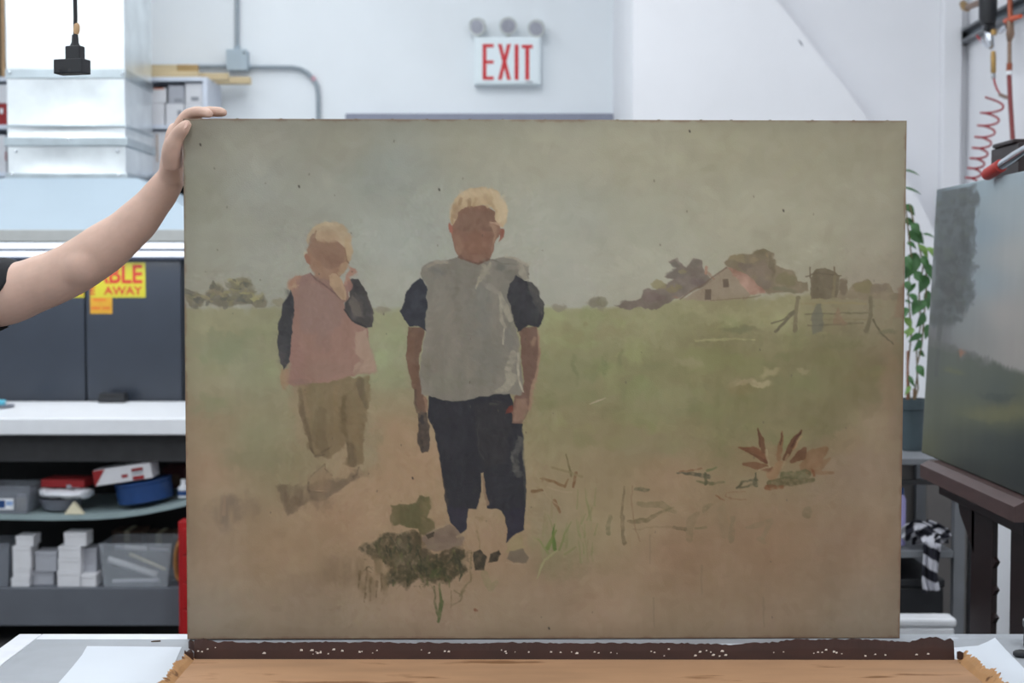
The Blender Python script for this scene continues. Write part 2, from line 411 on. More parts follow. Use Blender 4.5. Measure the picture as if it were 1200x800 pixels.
    for (x, y, rx, ry, c) in [(345, 185, 40, 22, (112, 104, 96)), (340, 150, 16, 14, (108, 103, 94)), (412, 150, 18, 18, (116, 108, 98)), (285, 222, 28, 12, (138, 129, 92)), (335, 232, 26, 14, (130, 120, 88)), (365, 175, 16, 8, (138, 130, 96)), (260, 262, 40, 14, (120, 104, 98)), (420, 210, 30, 16, (116, 102, 98)), (345, 268, 14, 5, (140, 112, 94))]:
        q = Z([(x, y)])[0]; p.blob(q[0], q[1], rx / 3.077 * .75, ry / 3.077 * .75, c, .75, hard=1.8)
    p.poly(Z([(515, 150), (540, 120), (610, 112), (655, 90), (700, 108), (708, 150), (765, 165), (785, 205), (812, 210), (820, 245), (690, 256), (640, 240), (600, 185), (540, 165)]), (127, 114, 92), .92, soft=1.5, wob=2.2, tex=9)
    for (x, y, rx, ry, c) in [(560, 130, 30, 14, (140, 128, 98)), (650, 105, 34, 12, (118, 108, 84)), (640, 170, 50, 30, (128, 113, 98)), (690, 150, 14, 40, (112, 101, 80)), (740, 200, 40, 30, (120, 112, 82)), (735, 240, 50, 10, (118, 114, 90)), (660, 215, 30, 26, (122, 108, 96)), (620, 130, 16, 8, (142, 128, 100)), (590, 150, 30, 14, (118, 104, 92)), (670, 120, 10, 8, (140, 124, 92))]:
        q = Z([(x, y)])[0]; p.blob(q[0], q[1], rx / 3.077 * .75, ry / 3.077 * .75, c, .75, hard=1.8)
    p.poly(Z([(370, 275), (470, 205), (527, 158), (612, 252), (595, 272), (480, 278), (440, 276)]), (147, 132, 112), .95, soft=1)
    p.stroke(Z([(360, 272), (450, 212), (525, 160)]), 1.6, (112, 92, 78), .8); p.stroke(Z([(400, 245), (470, 205)]), 2.5, (120, 106, 88), .6)
    p.poly(Z([(525, 158), (560, 166), (602, 182), (668, 252), (612, 252)]), (162, 126, 109), .92, soft=1, wob=1.4, tex=18)
    p.poly(Z([(447, 238), (470, 236), (470, 274), (447, 274)]), (106, 92, 78), .95, soft=.8, wob=.4); p.poly(Z([(513, 202), (533, 200), (535, 228), (514, 230)]), (104, 90, 76), .95, soft=.8, wob=.4)
    p.stroke(Z([(455, 157), (453, 180)]), 3.6, (164, 122, 102), .8); p.stroke(Z([(460, 178), (480, 200)]), 3, (140, 104, 84), .5)
    p.stroke(Z([(470, 276), (590, 268), (650, 258)]), 1.3, (122, 108, 82), .7)
    p.poly(Z([(826, 272), (828, 195), (850, 170), (885, 158), (915, 170), (936, 188), (928, 270)]), (110, 99, 79), .95, soft=1.3, wob=1.8, tex=9, strk='v')
    p.stroke(Z([(828, 158), (828, 195)]), 1.6, (112, 99, 80)); p.stroke(Z([(915, 156), (917, 185)]), 1.8, (116, 102, 82)); p.stroke(Z([(812, 190), (850, 180), (940, 188)]), 1.6, (104, 92, 74), .8)
    p.stroke(Z([(916, 190), (912, 265)]), 3.6, (134, 121, 92), .7)
    p.poly(Z([(930, 270), (935, 205), (960, 215), (970, 240), (1000, 205), (1030, 200), (1060, 222), (1115, 222), (1130, 245), (1160, 250), (1160, 275)]), (130, 117, 95), .85, soft=1.6, wob=2.2, tex=8)
    p.blob(1012, 333, 9, 5, (126, 116, 82), .7, hard=2); p.blob(1030, 336, 9, 5, (122, 108, 92), .7, hard=2); p.blob(988, 335, 4, 7, (112, 98, 80), .7, hard=2)
    for L, w, c in [([(690, 360), (735, 345), (772, 312)], 2, (106, 98, 76)), ([(703, 388), (772, 320)], 3.2, (104, 96, 76)), ([(800, 288), (850, 290), (905, 285), (1030, 288)], 2.4, (142, 130, 96)), ([(812, 326), (1040, 322)], 1.8, (112, 104, 80)),
                    ([(830, 348), (1030, 345)], 1.4, (128, 118, 88)), ([(820, 368), (1020, 360)], 1.8, (114, 104, 80)), ([(786, 268), (772, 385)], 5.2, (118, 109, 84)), ([(1048, 266), (1046, 330), (1030, 388)], 4.6, (112, 103, 80)), ([(792, 272), (782, 380)], 1.4, (148, 138, 106)),
                    ([(1056, 345), (1085, 395), (1130, 437)], [2.6, 2.2, 1.4], (98, 90, 68))]:
        p.stroke(Z(L), w, c, .9)
    p.poly(Z([(838, 400), (834, 340), (848, 290), (868, 288), (878, 330), (870, 385)]), (104, 102, 90), .7, soft=1.6, wob=1.8); p.poly(Z([(908, 365), (915, 330), (928, 298), (940, 330), (958, 362)]), (134, 108, 86), .65, soft=1.5)
    p.blob(868, 384, 22, 4, (112, 110, 80), .6, strk='v'); p.blob(1040, 388, 8, 3, (106, 102, 76), .6)
    p.poly([(1053, 335), (1062, 330), (1062, 372), (1050, 368)], (132, 104, 84), .6, soft=4)
    p.repaint(1500, 7, 3, 3.0, 7, (684, 285, 1056, 405), a=.55); p.repaint(350, 8, 3, 3.5, 8, (218, 315, 342, 360), a=.55)
    p.k = .93
    # bare red plant on the right
    Q = lambda L: [(700 + x / 3.243, 420 + y / 3.243) for (x, y) in L]
    p.blob(898, 538, 40, 16, (132, 112, 82), .6, wob=6)
    for L, w, c, a in [([(605, 258), (622, 310), (636, 382)], [1.5, 6, 6], (100, 70, 48), .95), ([(604, 262), (615, 330)], [1.4, 2], (84, 52, 36), .9), ([(536, 335), (590, 340), (640, 372)], [2, 8, 6], (112, 76, 52), .95), ([(560, 345), (640, 385)], [2, 4], (96, 58, 40), .8),
                       ([(700, 272), (690, 330), (688, 375)], [2, 7, 5], (124, 94, 66), .95), ([(698, 278), (690, 320)], [1.5, 2], (84, 54, 38), .8), ([(775, 265), (742, 310), (708, 378)], [2, 8, 5], (96, 64, 43), .95), ([(770, 272), (735, 325)], [1.5, 2], (66, 40, 30), .8), ([(775, 290), (740, 340)], [1.5, 2.5], (164, 124, 92), .6),
                       ([(788, 335), (768, 362), (735, 385)], [5, 12, 5], (104, 72, 50), .9), ([(865, 338), (820, 372), (780, 405)], [6, 22, 10], (128, 96, 68), .75), ([(880, 375), (840, 400), (800, 420)], [4, 12, 8], (130, 100, 72), .7), ([(548, 392), (600, 400), (655, 412)], [3, 9, 8], (112, 78, 54), .85), ([(890, 428), (800, 425)], [3, 6], (130, 96, 68), .6),
                       ([(820, 440), (812, 415)], [3, 3], (118, 74, 46), .7), ([(660, 440), (690, 395)], [12, 8], (140, 108, 78), .8), ([(650, 400), (640, 345)], [2, 4], (156, 142, 112), .6), ([(610, 418), (655, 400)], [2, 2], (158, 146, 116), .6), ([(700, 410), (720, 360)], [2, 3], (150, 130, 100), .6)]:
        p.stroke(Q(L), w, c, a, wob=1.2, strk='n', tex=8)
    for L, w, c, a in [([(650, 470), (720, 462), (820, 455)], [8, 12, 4], (82, 76, 50), .85), ([(700, 440), (790, 432)], [8, 10], (92, 90, 60), .8), ([(640, 482), (700, 484)], [6, 5], (116, 74, 46), .8), ([(525, 488), (545, 462), (605, 452)], [2, 2.6, 3], (72, 70, 50), .85), ([(598, 432), (600, 478)], [3, 4.6], (66, 66, 48), .85), ([(525, 486), (600, 470)], [2, 3], (78, 74, 54), .8),
                       ([(300, 432), (360, 430), (418, 442)], [1.6, 4.6, 6], (72, 70, 54), .9), ([(312, 425), (395, 408)], [2, 1.4], (118, 76, 50), .8), ([(415, 418), (450, 412)], [4, 2], (96, 104, 66), .8), ([(372, 456), (420, 470), (482, 462)], [2, 4, 2], (94, 92, 62), .8), ([(408, 430), (404, 470)], [3, 4], (76, 76, 54), .8),
                       ([(445, 515), (462, 532), (480, 538)], [2.4, 2, 1], (124, 84, 56), .7), ([(490, 505), (486, 522), (520, 534), (560, 528)], [1.6, 2, 2, 1], (122, 88, 62), .6), ([(495, 505), (560, 498)], [1.6, 1.6], (122, 90, 64), .5),
                       ([(142, 490), (186, 490)], [5, 3], (98, 94, 70), .8), ([(110, 615), (180, 606), (240, 575), (285, 555)], [4, 7, 3, 2], (104, 94, 66), .75), ([(150, 548), (240, 545), (290, 575)], [5, 9, 5], (114, 106, 76), .6), ([(285, 635), (332, 640)], [4, 5], (98, 86, 62), .8), ([(130, 640), (290, 634)], [1.5, 2], (122, 106, 78), .5),
                       ([(98, 480), (88, 580), (95, 700)], [1.5, 3, 5], (104, 92, 66), .75), ([(128, 475), (130, 600), (155, 690)], [2, 2, 1.5], (124, 100, 74), .55), ([(42, 595), (36, 655)], [5, 6], (106, 104, 74), .7), ([(402, 570), (430, 548)], [5, 3], (112, 104, 76), .6), ([(375, 585), (352, 610), (345, 680)], [7, 9, 7], (118, 106, 78), .5),
                       ([(405, 632), (370, 640)], [4, 3], (112, 104, 74), .6), ([(510, 600), (500, 690)], [5, 6], (116, 106, 80), .5), ([(470, 570), (480, 660)], [12, 10], (126, 112, 86), .4), ([(560, 640), (650, 615), (625, 680)], [4, 8, 4], (124, 112, 86), .5), ([(790, 590), (800, 575)], [10, 9], (112, 100, 74), .6), ([(900, 560), (890, 545)], [6, 5], (126, 104, 80), .4), ([(610, 680), (625, 690)], [6, 6], (118, 108, 80), .4)]:
        p.stroke(Q(L), w, c, a, wob=1.6, dry=.35, tex=7)
    for (x, y) in [(729, 602), (760, 625), (820, 662), (764, 700), (893, 700)]: p.stroke([(x, y), (x + .5, y + 34)], [2.5, 1.5], (118, 104, 82), .35)
    p.k = .90
    # dim wash, shadows and scrub on the bare ground
    for (x, y, rx, ry, c, a) in [(265, 596, 24, 26, (118, 101, 86), .75), (292, 590, 10, 22, (130, 111, 92), .5), (400, 668, 40, 26, (122, 101, 78), .6), (355, 680, 34, 18, (134, 112, 90), .5), (440, 690, 24, 16, (130, 108, 84), .5), (360, 582, 34, 14, (112, 94, 74), .7), (425, 550, 16, 8, (124, 104, 80), .5)]:
        p.blob(x, y, rx * .75, ry * .75, c, a, tex=8, strk='v', dry=.55, wob=6)
    p.stroke([(262, 580), (262, 600)], [3, 4], (146, 122, 100), .7)
    p.poly([(322, 567), (345, 563), (362, 566), (405, 556), (424, 552), (396, 572), (360, 588), (337, 600)], (104, 88, 70), .75, soft=3, wob=3, tex=9, strk='v', dry=.4)
    K = lambda L: [(400 + x / 3.81, 540 + y / 3.81) for (x, y) in L]
    p.poly(K([(212, 190), (260, 178), (330, 182), (345, 150), (385, 150), (405, 200), (385, 240), (410, 265), (405, 310), (340, 325), (340, 290), (270, 275), (222, 285)]), (92, 88, 58), .97, soft=1.6, wob=2.4, tex=8, strk='v', dry=.25)
    p.blob(500, 590, 6, 10, (120, 108, 74), .5)
    p.poly(K([(70, 395), (140, 360), (170, 330), (240, 330), (300, 300), (345, 330), (345, 390), (420, 410), (520, 375), (552, 410), (552, 480), (470, 548), (400, 540), (325, 510), (265, 552), (190, 542), (205, 470), (150, 425)]), (70, 63, 46), .95, soft=5, wob=5, tex=12, dry=.35)
    for (x, y, rx, ry, c) in [(400, 470, 90, 50, (56, 56, 36)), (520, 430, 30, 46, (58, 56, 42)), (270, 500, 60, 40, (66, 62, 42)), (300, 400, 60, 60, (84, 76, 58)), (420, 500, 40, 30, (84, 92, 54)), (350, 460, 30, 40, (48, 50, 34)), (370, 400, 24, 30, (70, 62, 48)), (230, 430, 50, 40, (86, 78, 56)), (465, 520, 30, 20, (60, 66, 40)), (180, 370, 50, 16, (110, 96, 72))]:
        q = K([(x, y)])[0]; p.blob(q[0], q[1], rx / 3.81 * .7, ry / 3.81 * .7, c, .7, hard=1.4, dry=.3, wob=4)
    for _ in range(150):
        q = K([(rng.uniform(150, 550), rng.uniform(320, 540))])[0]; jj = int((q[0] - p.x0) / (p.x1 - p.x0) * p.w); ii = int((q[1] - p.y0) / (p.y1 - p.y0) * p.h)
        if p.img[ii, jj].mean() > 88: continue
        c = [(48, 48, 34), (62, 60, 40), (82, 84, 52), (74, 66, 48), (54, 56, 40)][rng.randint(5)]; l = rng.uniform(3, 9)
        p.stroke([q, (q[0] + rng.uniform(-4, 4), q[1] + l)], [2.6, 1.4], c, .6)
    for _ in range(110):                                  # dry edges of that shadow
        a_ = rng.uniform(0, 2 * math.pi); q = (487 + 58 * math.cos(a_) * rng.uniform(.8, 1.12), 653 + 30 * math.sin(a_) * rng.uniform(.8, 1.15))
        l = rng.uniform(2, 8); p.stroke([q, (q[0] + rng.uniform(-6, 6), q[1] + rng.uniform(-2, l))], [2.4, 1.0], [(84, 76, 54), (72, 68, 46), (112, 98, 74)][rng.randint(3)], .45, dry=.5)
    p.blob(440, 672, 22, 22, (116, 98, 70), .7, strk='v', dry=.8)
    for (x, y, l) in [(428, 664, 30), (433, 676, 26), (440, 680, 18), (446, 672, 20), (427, 694, 10), (420, 668, 20)]: p.stroke([(x, y), (x - 1, y + l)], [3, 1.5], (92, 76, 52), .6, dry=.5)
    p.poly(K([(582, 400), (612, 388), (640, 420), (628, 482), (585, 484)]), (54, 50, 40), .92, soft=1, wob=1.6, dry=.2); p.poly(K([(655, 405), (690, 388), (700, 410), (685, 445), (648, 450)]), (52, 48, 40), .92, soft=1, wob=1.6, dry=.2)
    for L, w, c, a in [([(405, 555), (412, 620), (425, 690)], [1.6, 2.4, 2], (78, 80, 50), .8), ([(432, 545), (440, 620), (428, 712)], [2, 5, 4], (74, 84, 48), .85), ([(490, 575), (484, 650), (520, 620), (530, 595), (500, 572)], [1.4, 1.8, 1.8, 1.6, 1.2], (104, 92, 62), .6), ([(520, 595), (565, 535), (570, 470), (575, 400)], [2, 2.4, 2, 1.4], (100, 92, 58), .6),
                       ([(600, 290), (612, 380)], [2.4, 2], (124, 112, 76), .6), ([(595, 250), (660, 262)], [3, 2], (130, 112, 80), .4), ([(630, 500), (660, 560), (690, 540)], [10, 8, 5], (134, 128, 92), .5), ([(588, 662), (594, 664)], [3.5, 3], (128, 74, 52), .9)]:
        p.stroke(K(L), w, c, a, wob=1.4, dry=.3)
    # grass by the tall child's shoes
    p.blob(655, 642, 34, 26, (134, 130, 96), .65, strk='v', dry=.5, wob=6); p.blob(645, 600, 26, 26, (146, 133, 106), .5, wob=6); p.blob(660, 662, 36, 12, (132, 118, 88), .5, wob=5, dry=.4)
    for _ in range(46):
        x = rng.uniform(632, 700); y = rng.uniform(590, 660); l = rng.uniform(10, 30); c = [(124, 130, 84), (146, 140, 104), (136, 128, 92)][rng.randint(3)]
        p.stroke([(x, y), (x + rng.uniform(-5, 5), y - l)], [2.4, 1], c, .5)
    for L, w, c in [([(648, 642), (646, 622), (648, 612)], [4, 3, 1], (86, 112, 52)), ([(640, 646), (630, 630), (622, 628)], [3, 2, 1], (128, 134, 84)), ([(650, 643), (636, 655), (627, 676)], [2, 3, 1.5], (156, 152, 110)), ([(653, 642), (660, 625), (668, 610)], [2.4, 2, 1], (120, 128, 78)), ([(640, 640), (650, 620)], [5, 2], (108, 124, 64)), ([(660, 648), (672, 640)], [3, 2], (132, 130, 88))]:
        p.stroke(L, w, c, .85)
    for L, w, c in [([(622, 574), (634, 572)], [4, 3], (112, 82, 52)), ([(632, 558), (648, 562), (660, 568), (664, 560)], [2, 3, 3, 2], (120, 90, 58)), ([(662, 530), (668, 556)], [1.5, 3], (104, 96, 62)), ([(674, 552), (670, 568)], [4, 2.4], (116, 82, 54)), ([(648, 585), (654, 598)], [5, 3], (126, 92, 62)), ([(645, 545), (680, 556)], [3, 3], (134, 122, 88)), ([(655, 592), (640, 580), (632, 566)], [1.4, 1.6, 1.4], (158, 140, 112)), ([(640, 568), (658, 574), (668, 574)], [1.4, 2, 1.4], (166, 148, 120))]:
        p.stroke(L, w, c, .8, dry=.25)
    p.repaint(900, 8, 3, 3.5, 9, (380, 575, 560, 735), a=.55, base=1.2); p.repaint(700, 8, 3, 3, 10, (790, 495, 985, 600), a=.45)
    p.k = .97
    # ---- the small child in pink
    F = lambda L: [(300 + x / 5.0, 240 + y / 5.0) for (x, y) in L]
    G = lambda L: [(300 + x / 4.0, 400 + y / 4.0) for (x, y) in L]
    p.poly(G([(190, 180), (530, 150), (520, 300), (505, 400), (495, 560), (440, 578), (412, 562), (425, 470), (395, 480), (350, 530), (275, 535), (240, 470), (205, 340)]), (112, 95, 69), .85, soft=2.4, wob=2.6, tex=9, strk='v', dry=.25)
    p.poly(G([(150, 190), (240, 185), (220, 500), (190, 420), (160, 300)]), (146, 124, 98), .4, soft=6, wob=4)
    for L, w, c, a in [([(205, 215), (215, 330), (262, 500)], [4, 6, 3], (88, 76, 58), .6), ([(300, 320), (290, 430), (320, 510)], [14, 18, 10], (100, 86, 64), .5), ([(410, 250), (405, 380), (430, 470)], [5, 6, 3], (90, 78, 54), .6), ([(485, 180), (495, 250), (512, 300)], [10, 7, 2], (92, 82, 64), .6), ([(440, 480), (450, 560)], [8, 9], (88, 76, 58), .6), ([(460, 330), (465, 460)], [10, 8], (124, 105, 76), .5), ([(370, 200), (372, 400)], [6, 6], (126, 108, 78), .5),
                       ([(270, 530), (345, 480)], [2, 2], (82, 70, 54), .5), ([(250, 480), (275, 530), (320, 520)], [2, 3, 2], (84, 72, 56), .6), ([(425, 465), (430, 560)], [2, 3], (80, 70, 54), .6)]:
        p.stroke(G(L), w, c, a, dry=.35, strk='v')
    p.poly(G([(240, 690), (245, 630), (290, 590), (320, 570), (350, 620), (345, 685), (300, 700)]), (128, 105, 82), .45, soft=3)
    for L, w, c in [([(240, 640), (285, 590), (318, 560), (320, 585)], [1.2, 1.6, 1.4, 1], (92, 78, 60)), ([(240, 640), (240, 690), (300, 695), (340, 680)], [1.4, 1.8, 1.4, 1], (86, 72, 58)), ([(318, 585), (350, 620)], [1.2, 2], (94, 78, 60)), ([(478, 580), (470, 615), (440, 625)], [1.6, 2.6, 1.4], (72, 62, 52)), ([(245, 650), (243, 700)], [2.4, 2], (76, 66, 54)), ([(255, 688), (330, 690)], [1, 1.2], (168, 146, 118))]:
        p.stroke(G(L), w, c, .55, dry=.3)
    p.poly(G([(115, 120), (150, 110), (155, 190), (120, 215), (108, 190)]), (152, 122, 96), .8, soft=1.6)
    p.k = .87
    p.poly([(340, 336), (352, 320), (364, 318), (376, 328), (398, 346), (404, 360), (422, 380), (431, 381), (432, 402), (442.5, 433), (432, 436), (420, 435), (400, 442), (375, 446), (360, 446), (346, 451), (337, 449), (339, 425), (337, 402), (340, 388), (343, 352)], (158, 124, 111), 1, soft=1.3, wob=1.5, tex=6, strk='v')
    p.poly([(343, 345), (356, 324), (376, 330), (398, 348), (402, 370), (380, 395), (350, 380)], (147, 122, 114), .6, soft=7, wob=3)
    p.blob(345, 420, 10, 30, (156, 118, 110), .5); p.blob(380, 430, 30, 10, (150, 122, 108), .5); p.blob(378, 398, 8, 10, (146, 118, 108), .5); p.blob(350, 446, 12, 5, (140, 112, 104), .6)
    p.poly([(416, 388), (428, 382), (432, 402), (442, 433), (430, 434), (412, 434), (414, 425), (424, 420), (416, 412)], (176, 150, 131), .85, soft=1.6, wob=1.6, strk='v')
    p.poly([(414, 434), (424, 423), (416, 412), (427, 418), (420, 434)], (152, 124, 108), .6, soft=1.2)
    p.poly([(340, 337), (344, 352), (341, 388), (338, 420), (330, 431), (326, 405), (324, 398), (326, 378), (332, 352)], (62, 62, 65), 1, soft=1.1, wob=1.4, tex=9)
    p.blob(331, 415, 4, 12, (84, 80, 80), .5); p.blob(336, 350, 2.6, 12, (50, 50, 54), .6)
    p.poly(F([(300, 400), (370, 395), (450, 400), (530, 470), (540, 540), (500, 560), (430, 500), (360, 440)]), (150, 120, 108), 1, soft=1.4)
    # head, face shade, ear, hair
    p.poly(F([(298, 250), (300, 300), (312, 355), (370, 415), (440, 430), (490, 412), (525, 370), (545, 300), (540, 240), (480, 190), (400, 180), (330, 200)]), (158, 124, 102), 1, soft=1.3, wob=1.2)
    p.poly(F([(310, 170), (350, 150), (420, 180), (500, 210), (520, 290), (500, 345), (450, 365), (400, 345), (330, 290), (305, 240)]), (147, 116, 97), .8, soft=3, wob=1.5)
    p.poly(F([(400, 300), (440, 270), (510, 300), (500, 350), (440, 362)]), (136, 104, 86), .55, soft=3)
    p.poly(F([(320, 330), (400, 350), (450, 380), (440, 430), (380, 420), (330, 380)]), (162, 130, 107), .6, soft=3)
    p.poly(F([(278, 285), (295, 275), (312, 300), (310, 345), (292, 330)]), (158, 112, 92), .95, soft=.9)
    p.stroke(F([(280, 285), (285, 272), (296, 268)]), 1.4, (196, 172, 140), .8)
    p.poly(F([(298, 235), (296, 175), (320, 130), (370, 97), (430, 88), (490, 98), (535, 140), (560, 190), (564, 250), (548, 320), (530, 310), (528, 260), (500, 220), (470, 195), (430, 205), (380, 190), (350, 205), (345, 160), (330, 155), (312, 190)]), (186, 165, 136), 1, soft=1.1, wob=1.4, tex=9, smooth=1)
    p.poly(F([(355, 160), (400, 140), (470, 150), (500, 200), (450, 215), (400, 210), (355, 200)]), (178, 150, 122), .7, soft=3); p.poly(F([(520, 170), (548, 190), (552, 290), (530, 340), (520, 280)]), (184, 158, 122), .7, soft=2)
    p.stroke(F([(350, 145), (342, 180), (352, 205)]), [2, 3, 2], (142, 112, 92), .7); p.stroke(F([(330, 130), (400, 100), (480, 110)]), [3, 5, 3], (202, 182, 148), .5)
    p.poly(F([(500, 330), (525, 320), (540, 345), (510, 390), (480, 410), (470, 390)]), (176, 146, 116), .85, soft=1.4); p.stroke(F([(522, 260), (530, 320), (540, 330)]), 1.2, (128, 98, 80), .7)
    p.poly(F([(178, 440), (200, 415), (250, 398), (262, 405), (235, 440), (240, 465), (195, 488), (185, 470)]), (172, 133, 111), .95, soft=1.1); p.poly(F([(245, 410), (320, 388), (345, 410), (310, 450), (250, 460)]), (146, 116, 108), .8, soft=2)
    p.stroke(F([(188, 475), (225, 460), (250, 455)]), [1.5, 2.4, 1.4], (186, 156, 128), .8)
    p.stroke(F([(318, 388), (350, 420), (390, 450), (440, 490), (490, 535)]), [1.4, 1.8, 1.4, 1.4, 1.6], (108, 84, 80), .75)
    p.poly(F([(510, 560), (545, 520), (530, 440), (560, 415), (590, 418), (645, 500), (692, 625), (670, 700), (640, 706), (575, 680), (515, 610)]), (70, 68, 68), 1, soft=1.1, wob=1.3, tex=8)
    p.poly(F([(535, 560), (560, 505), (600, 560), (620, 640), (580, 640)]), (112, 104, 96), .8, soft=2); p.stroke(F([(575, 500), (610, 560), (620, 620)]), [2, 3, 2], (96, 92, 90), .7); p.stroke(F([(640, 510), (685, 620), (660, 690)]), [2, 2, 2], (96, 86, 80), .5)
    p.stroke(F([(512, 600), (560, 665), (640, 702)]), 1.6, (50, 48, 50), .7); p.blob(414, 332, 4, 7, (54, 54, 56), .6)
    p.poly(F([(525, 400), (545, 370), (540, 350), (575, 358), (588, 378), (545, 410), (560, 460), (540, 500), (515, 460)]), (176, 131, 112), .9, soft=1.2); p.poly(F([(520, 460), (550, 440), (558, 470), (530, 500)]), (146, 112, 108), .7, soft=1.6)
    p.poly(F([(424, 405), (440, 388), (465, 395), (505, 440), (525, 490), (515, 545), (490, 535), (440, 480), (424, 450)]), (186, 157, 127), 1, soft=1, wob=1.2); p.poly(F([(450, 480), (490, 460), (515, 500), (505, 535), (470, 510)]), (164, 136, 112), .6, soft=2)
    p.k = .80
    # ---- the tall child in the grey smock
    H = lambda L: [(450 + x / 4.0, 200 + y / 4.0) for (x, y) in L]
    B = lambda L: [(450 + x / 4.443, 380 + y / 4.443) for (x, y) in L]
    p.poly([(501, 460), (540, 463), (596, 457), (600, 470), (600, 492), (611, 494), (612, 537), (614.5, 560), (614.5, 582), (611, 619), (602, 625), (592, 633), (593, 618), (586, 596), (570, 592.5), (566.7, 579), (565, 551), (562.5, 552), (561, 579), (557.5, 594), (546, 594), (545.7, 619), (538, 622), (526, 611), (522, 592), (515.5, 552), (509.6, 508), (500.6, 486)], (42, 43, 49), 1, soft=1.1, wob=1.1, tex=4, strk='v')
    p.poly([(523, 590), (546, 594), (545.7, 619), (538, 622), (526, 611)], (46, 45, 57), .8, soft=1.5); p.poly([(588, 597), (613, 592), (611, 619), (602, 625), (592, 633), (593, 618)], (46, 45, 57), .85, soft=1.5)
    p.poly([(555, 470), (592, 468), (598, 500), (590, 540), (566, 545), (556, 510)], (52, 51, 53), .6, soft=5); p.poly([(505, 470), (540, 470), (548, 520), (520, 540)], (48, 48, 54), .6, soft=5)
    p.poly(B([(690, 560), (712, 580), (712, 640), (690, 690), (700, 740), (715, 770), (690, 790), (660, 720), (650, 680), (672, 640)]), (104, 104, 100), .75, soft=1.6, wob=2, dry=.45); p.stroke([(611, 500), (613, 560), (614, 582)], [2, 3, 2], (92, 92, 88), .6, dry=.4); p.stroke([(598, 528), (601, 548)], [2, 4], (112, 112, 106), .6, dry=.4)
    p.stroke(B([(490, 500), (478, 560), (490, 650), (515, 700)]), 1.6, (74, 72, 70), .4); p.stroke(B([(545, 402), (590, 405)]), [3, 2], (92, 90, 84), .7); p.stroke(B([(560, 385), (600, 395)]), [2, 2], (66, 62, 58), .5)
    p.stroke([(564, 556), (566, 575), (570, 588)], [2, 3, 4], (156, 130, 104), .9)
    p.stroke([(517, 556), (523, 590)], [1.4, 1.6], (96, 82, 74), .5)
    # arms
    p.poly(B([(118, 0), (206, 10), (195, 90), (183, 140), (176, 240), (200, 355), (222, 380), (216, 448), (190, 440), (168, 448), (155, 400), (150, 330), (125, 235), (108, 130)]), (126, 98, 82), 1, soft=1.1)
    p.poly(B([(120, 30), (150, 40), (155, 180), (165, 300), (150, 320), (125, 235), (110, 130)]), (138, 106, 86), .6, soft=3); p.stroke(B([(158, 330), (156, 400), (165, 450)]), [3, 3, 2], (92, 76, 66), .6); p.stroke(B([(208, 370), (218, 430)]), [4, 3], (170, 132, 108), .7)
    p.poly(B([(700, 5), (792, 0), (806, 130), (796, 232), (770, 330), (755, 372), (750, 432), (732, 470), (710, 506), (665, 500), (660, 440), (672, 370), (695, 350), (722, 285), (706, 130)]), (130, 102, 88), 1, soft=1.1)
    p.stroke(B([(798, 20), (804, 130), (794, 232), (760, 350), (752, 430)]), [2, 3, 3.4, 4, 3], (176, 142, 118), .85); p.poly(B([(680, 375), (735, 370), (745, 430), (712, 495), (672, 490), (670, 440)]), (160, 128, 109), .8, soft=2); p.stroke(B([(780, 60), (770, 90)]), [4, 4], (178, 146, 118), .6)
    p.poly(B([(628, 455), (640, 415), (662, 405), (668, 440), (660, 450)]), (128, 62, 50), .9, soft=1)
    p.poly(B([(166, 455), (185, 440), (222, 445), (226, 500), (236, 610), (222, 655), (190, 660), (165, 605), (170, 540)]), (62, 55, 52), .95, soft=1.2, wob=1.6, tex=8, dry=.15); p.stroke(B([(200, 560), (215, 640)]), [6, 5], (92, 82, 74), .5, dry=.5); p.blob(493, 490, 3, 7, (50, 48, 52), .6)
    # smock
    p.poly([(491, 319), (493, 312), (498, 307), (510, 302.5), (522, 303), (536, 299), (548, 305), (558, 306), (572, 301), (580, 301), (592.5, 297), (606, 301), (619, 309), (619, 324), (612, 326), (604, 321), (596, 340), (600, 372), (605, 385), (608, 414), (612, 454), (609, 461), (596, 459), (580, 460), (565, 461), (550, 465), (538, 467), (517, 465), (493, 459), (490, 438), (495, 400), (497.5, 385), (499, 360), (500, 336), (497, 327)], (147, 142, 130), 1, soft=1.2, wob=1.3, tex=7, strk='v')
    for (x, y, rx, ry, c, a) in [(510, 400, 14, 50, (140, 133, 120), .6), (530, 380, 10, 60, (150, 143, 130), .6), (548, 360, 8, 40, (142, 138, 128), .6), (565, 360, 12, 45, (140, 139, 131), .7), (570, 420, 22, 30, (138, 136, 126), .7), (520, 445, 24, 14, (144, 142, 126), .6), (548, 428, 10, 20, (152, 146, 132), .5), (592, 350, 8, 26, (138, 136, 126), .6), (500, 430, 7, 22, (136, 130, 114), .6), (525, 330, 14, 14, (152, 147, 136), .6), (600, 318, 14, 8, (128, 124, 112), .7), (586, 310, 9, 6, (118, 116, 110), .7), (512, 316, 14, 4, (132, 130, 126), .7), (596, 400, 6, 40, (134, 132, 124), .6), (535, 350, 5, 40, (136, 130, 118), .5), (560, 445, 24, 8, (134, 132, 118), .6)]:
        p.blob(x, y, rx * .75, ry * .75, c, a, strk='v', wob=4)
    p.k = .90
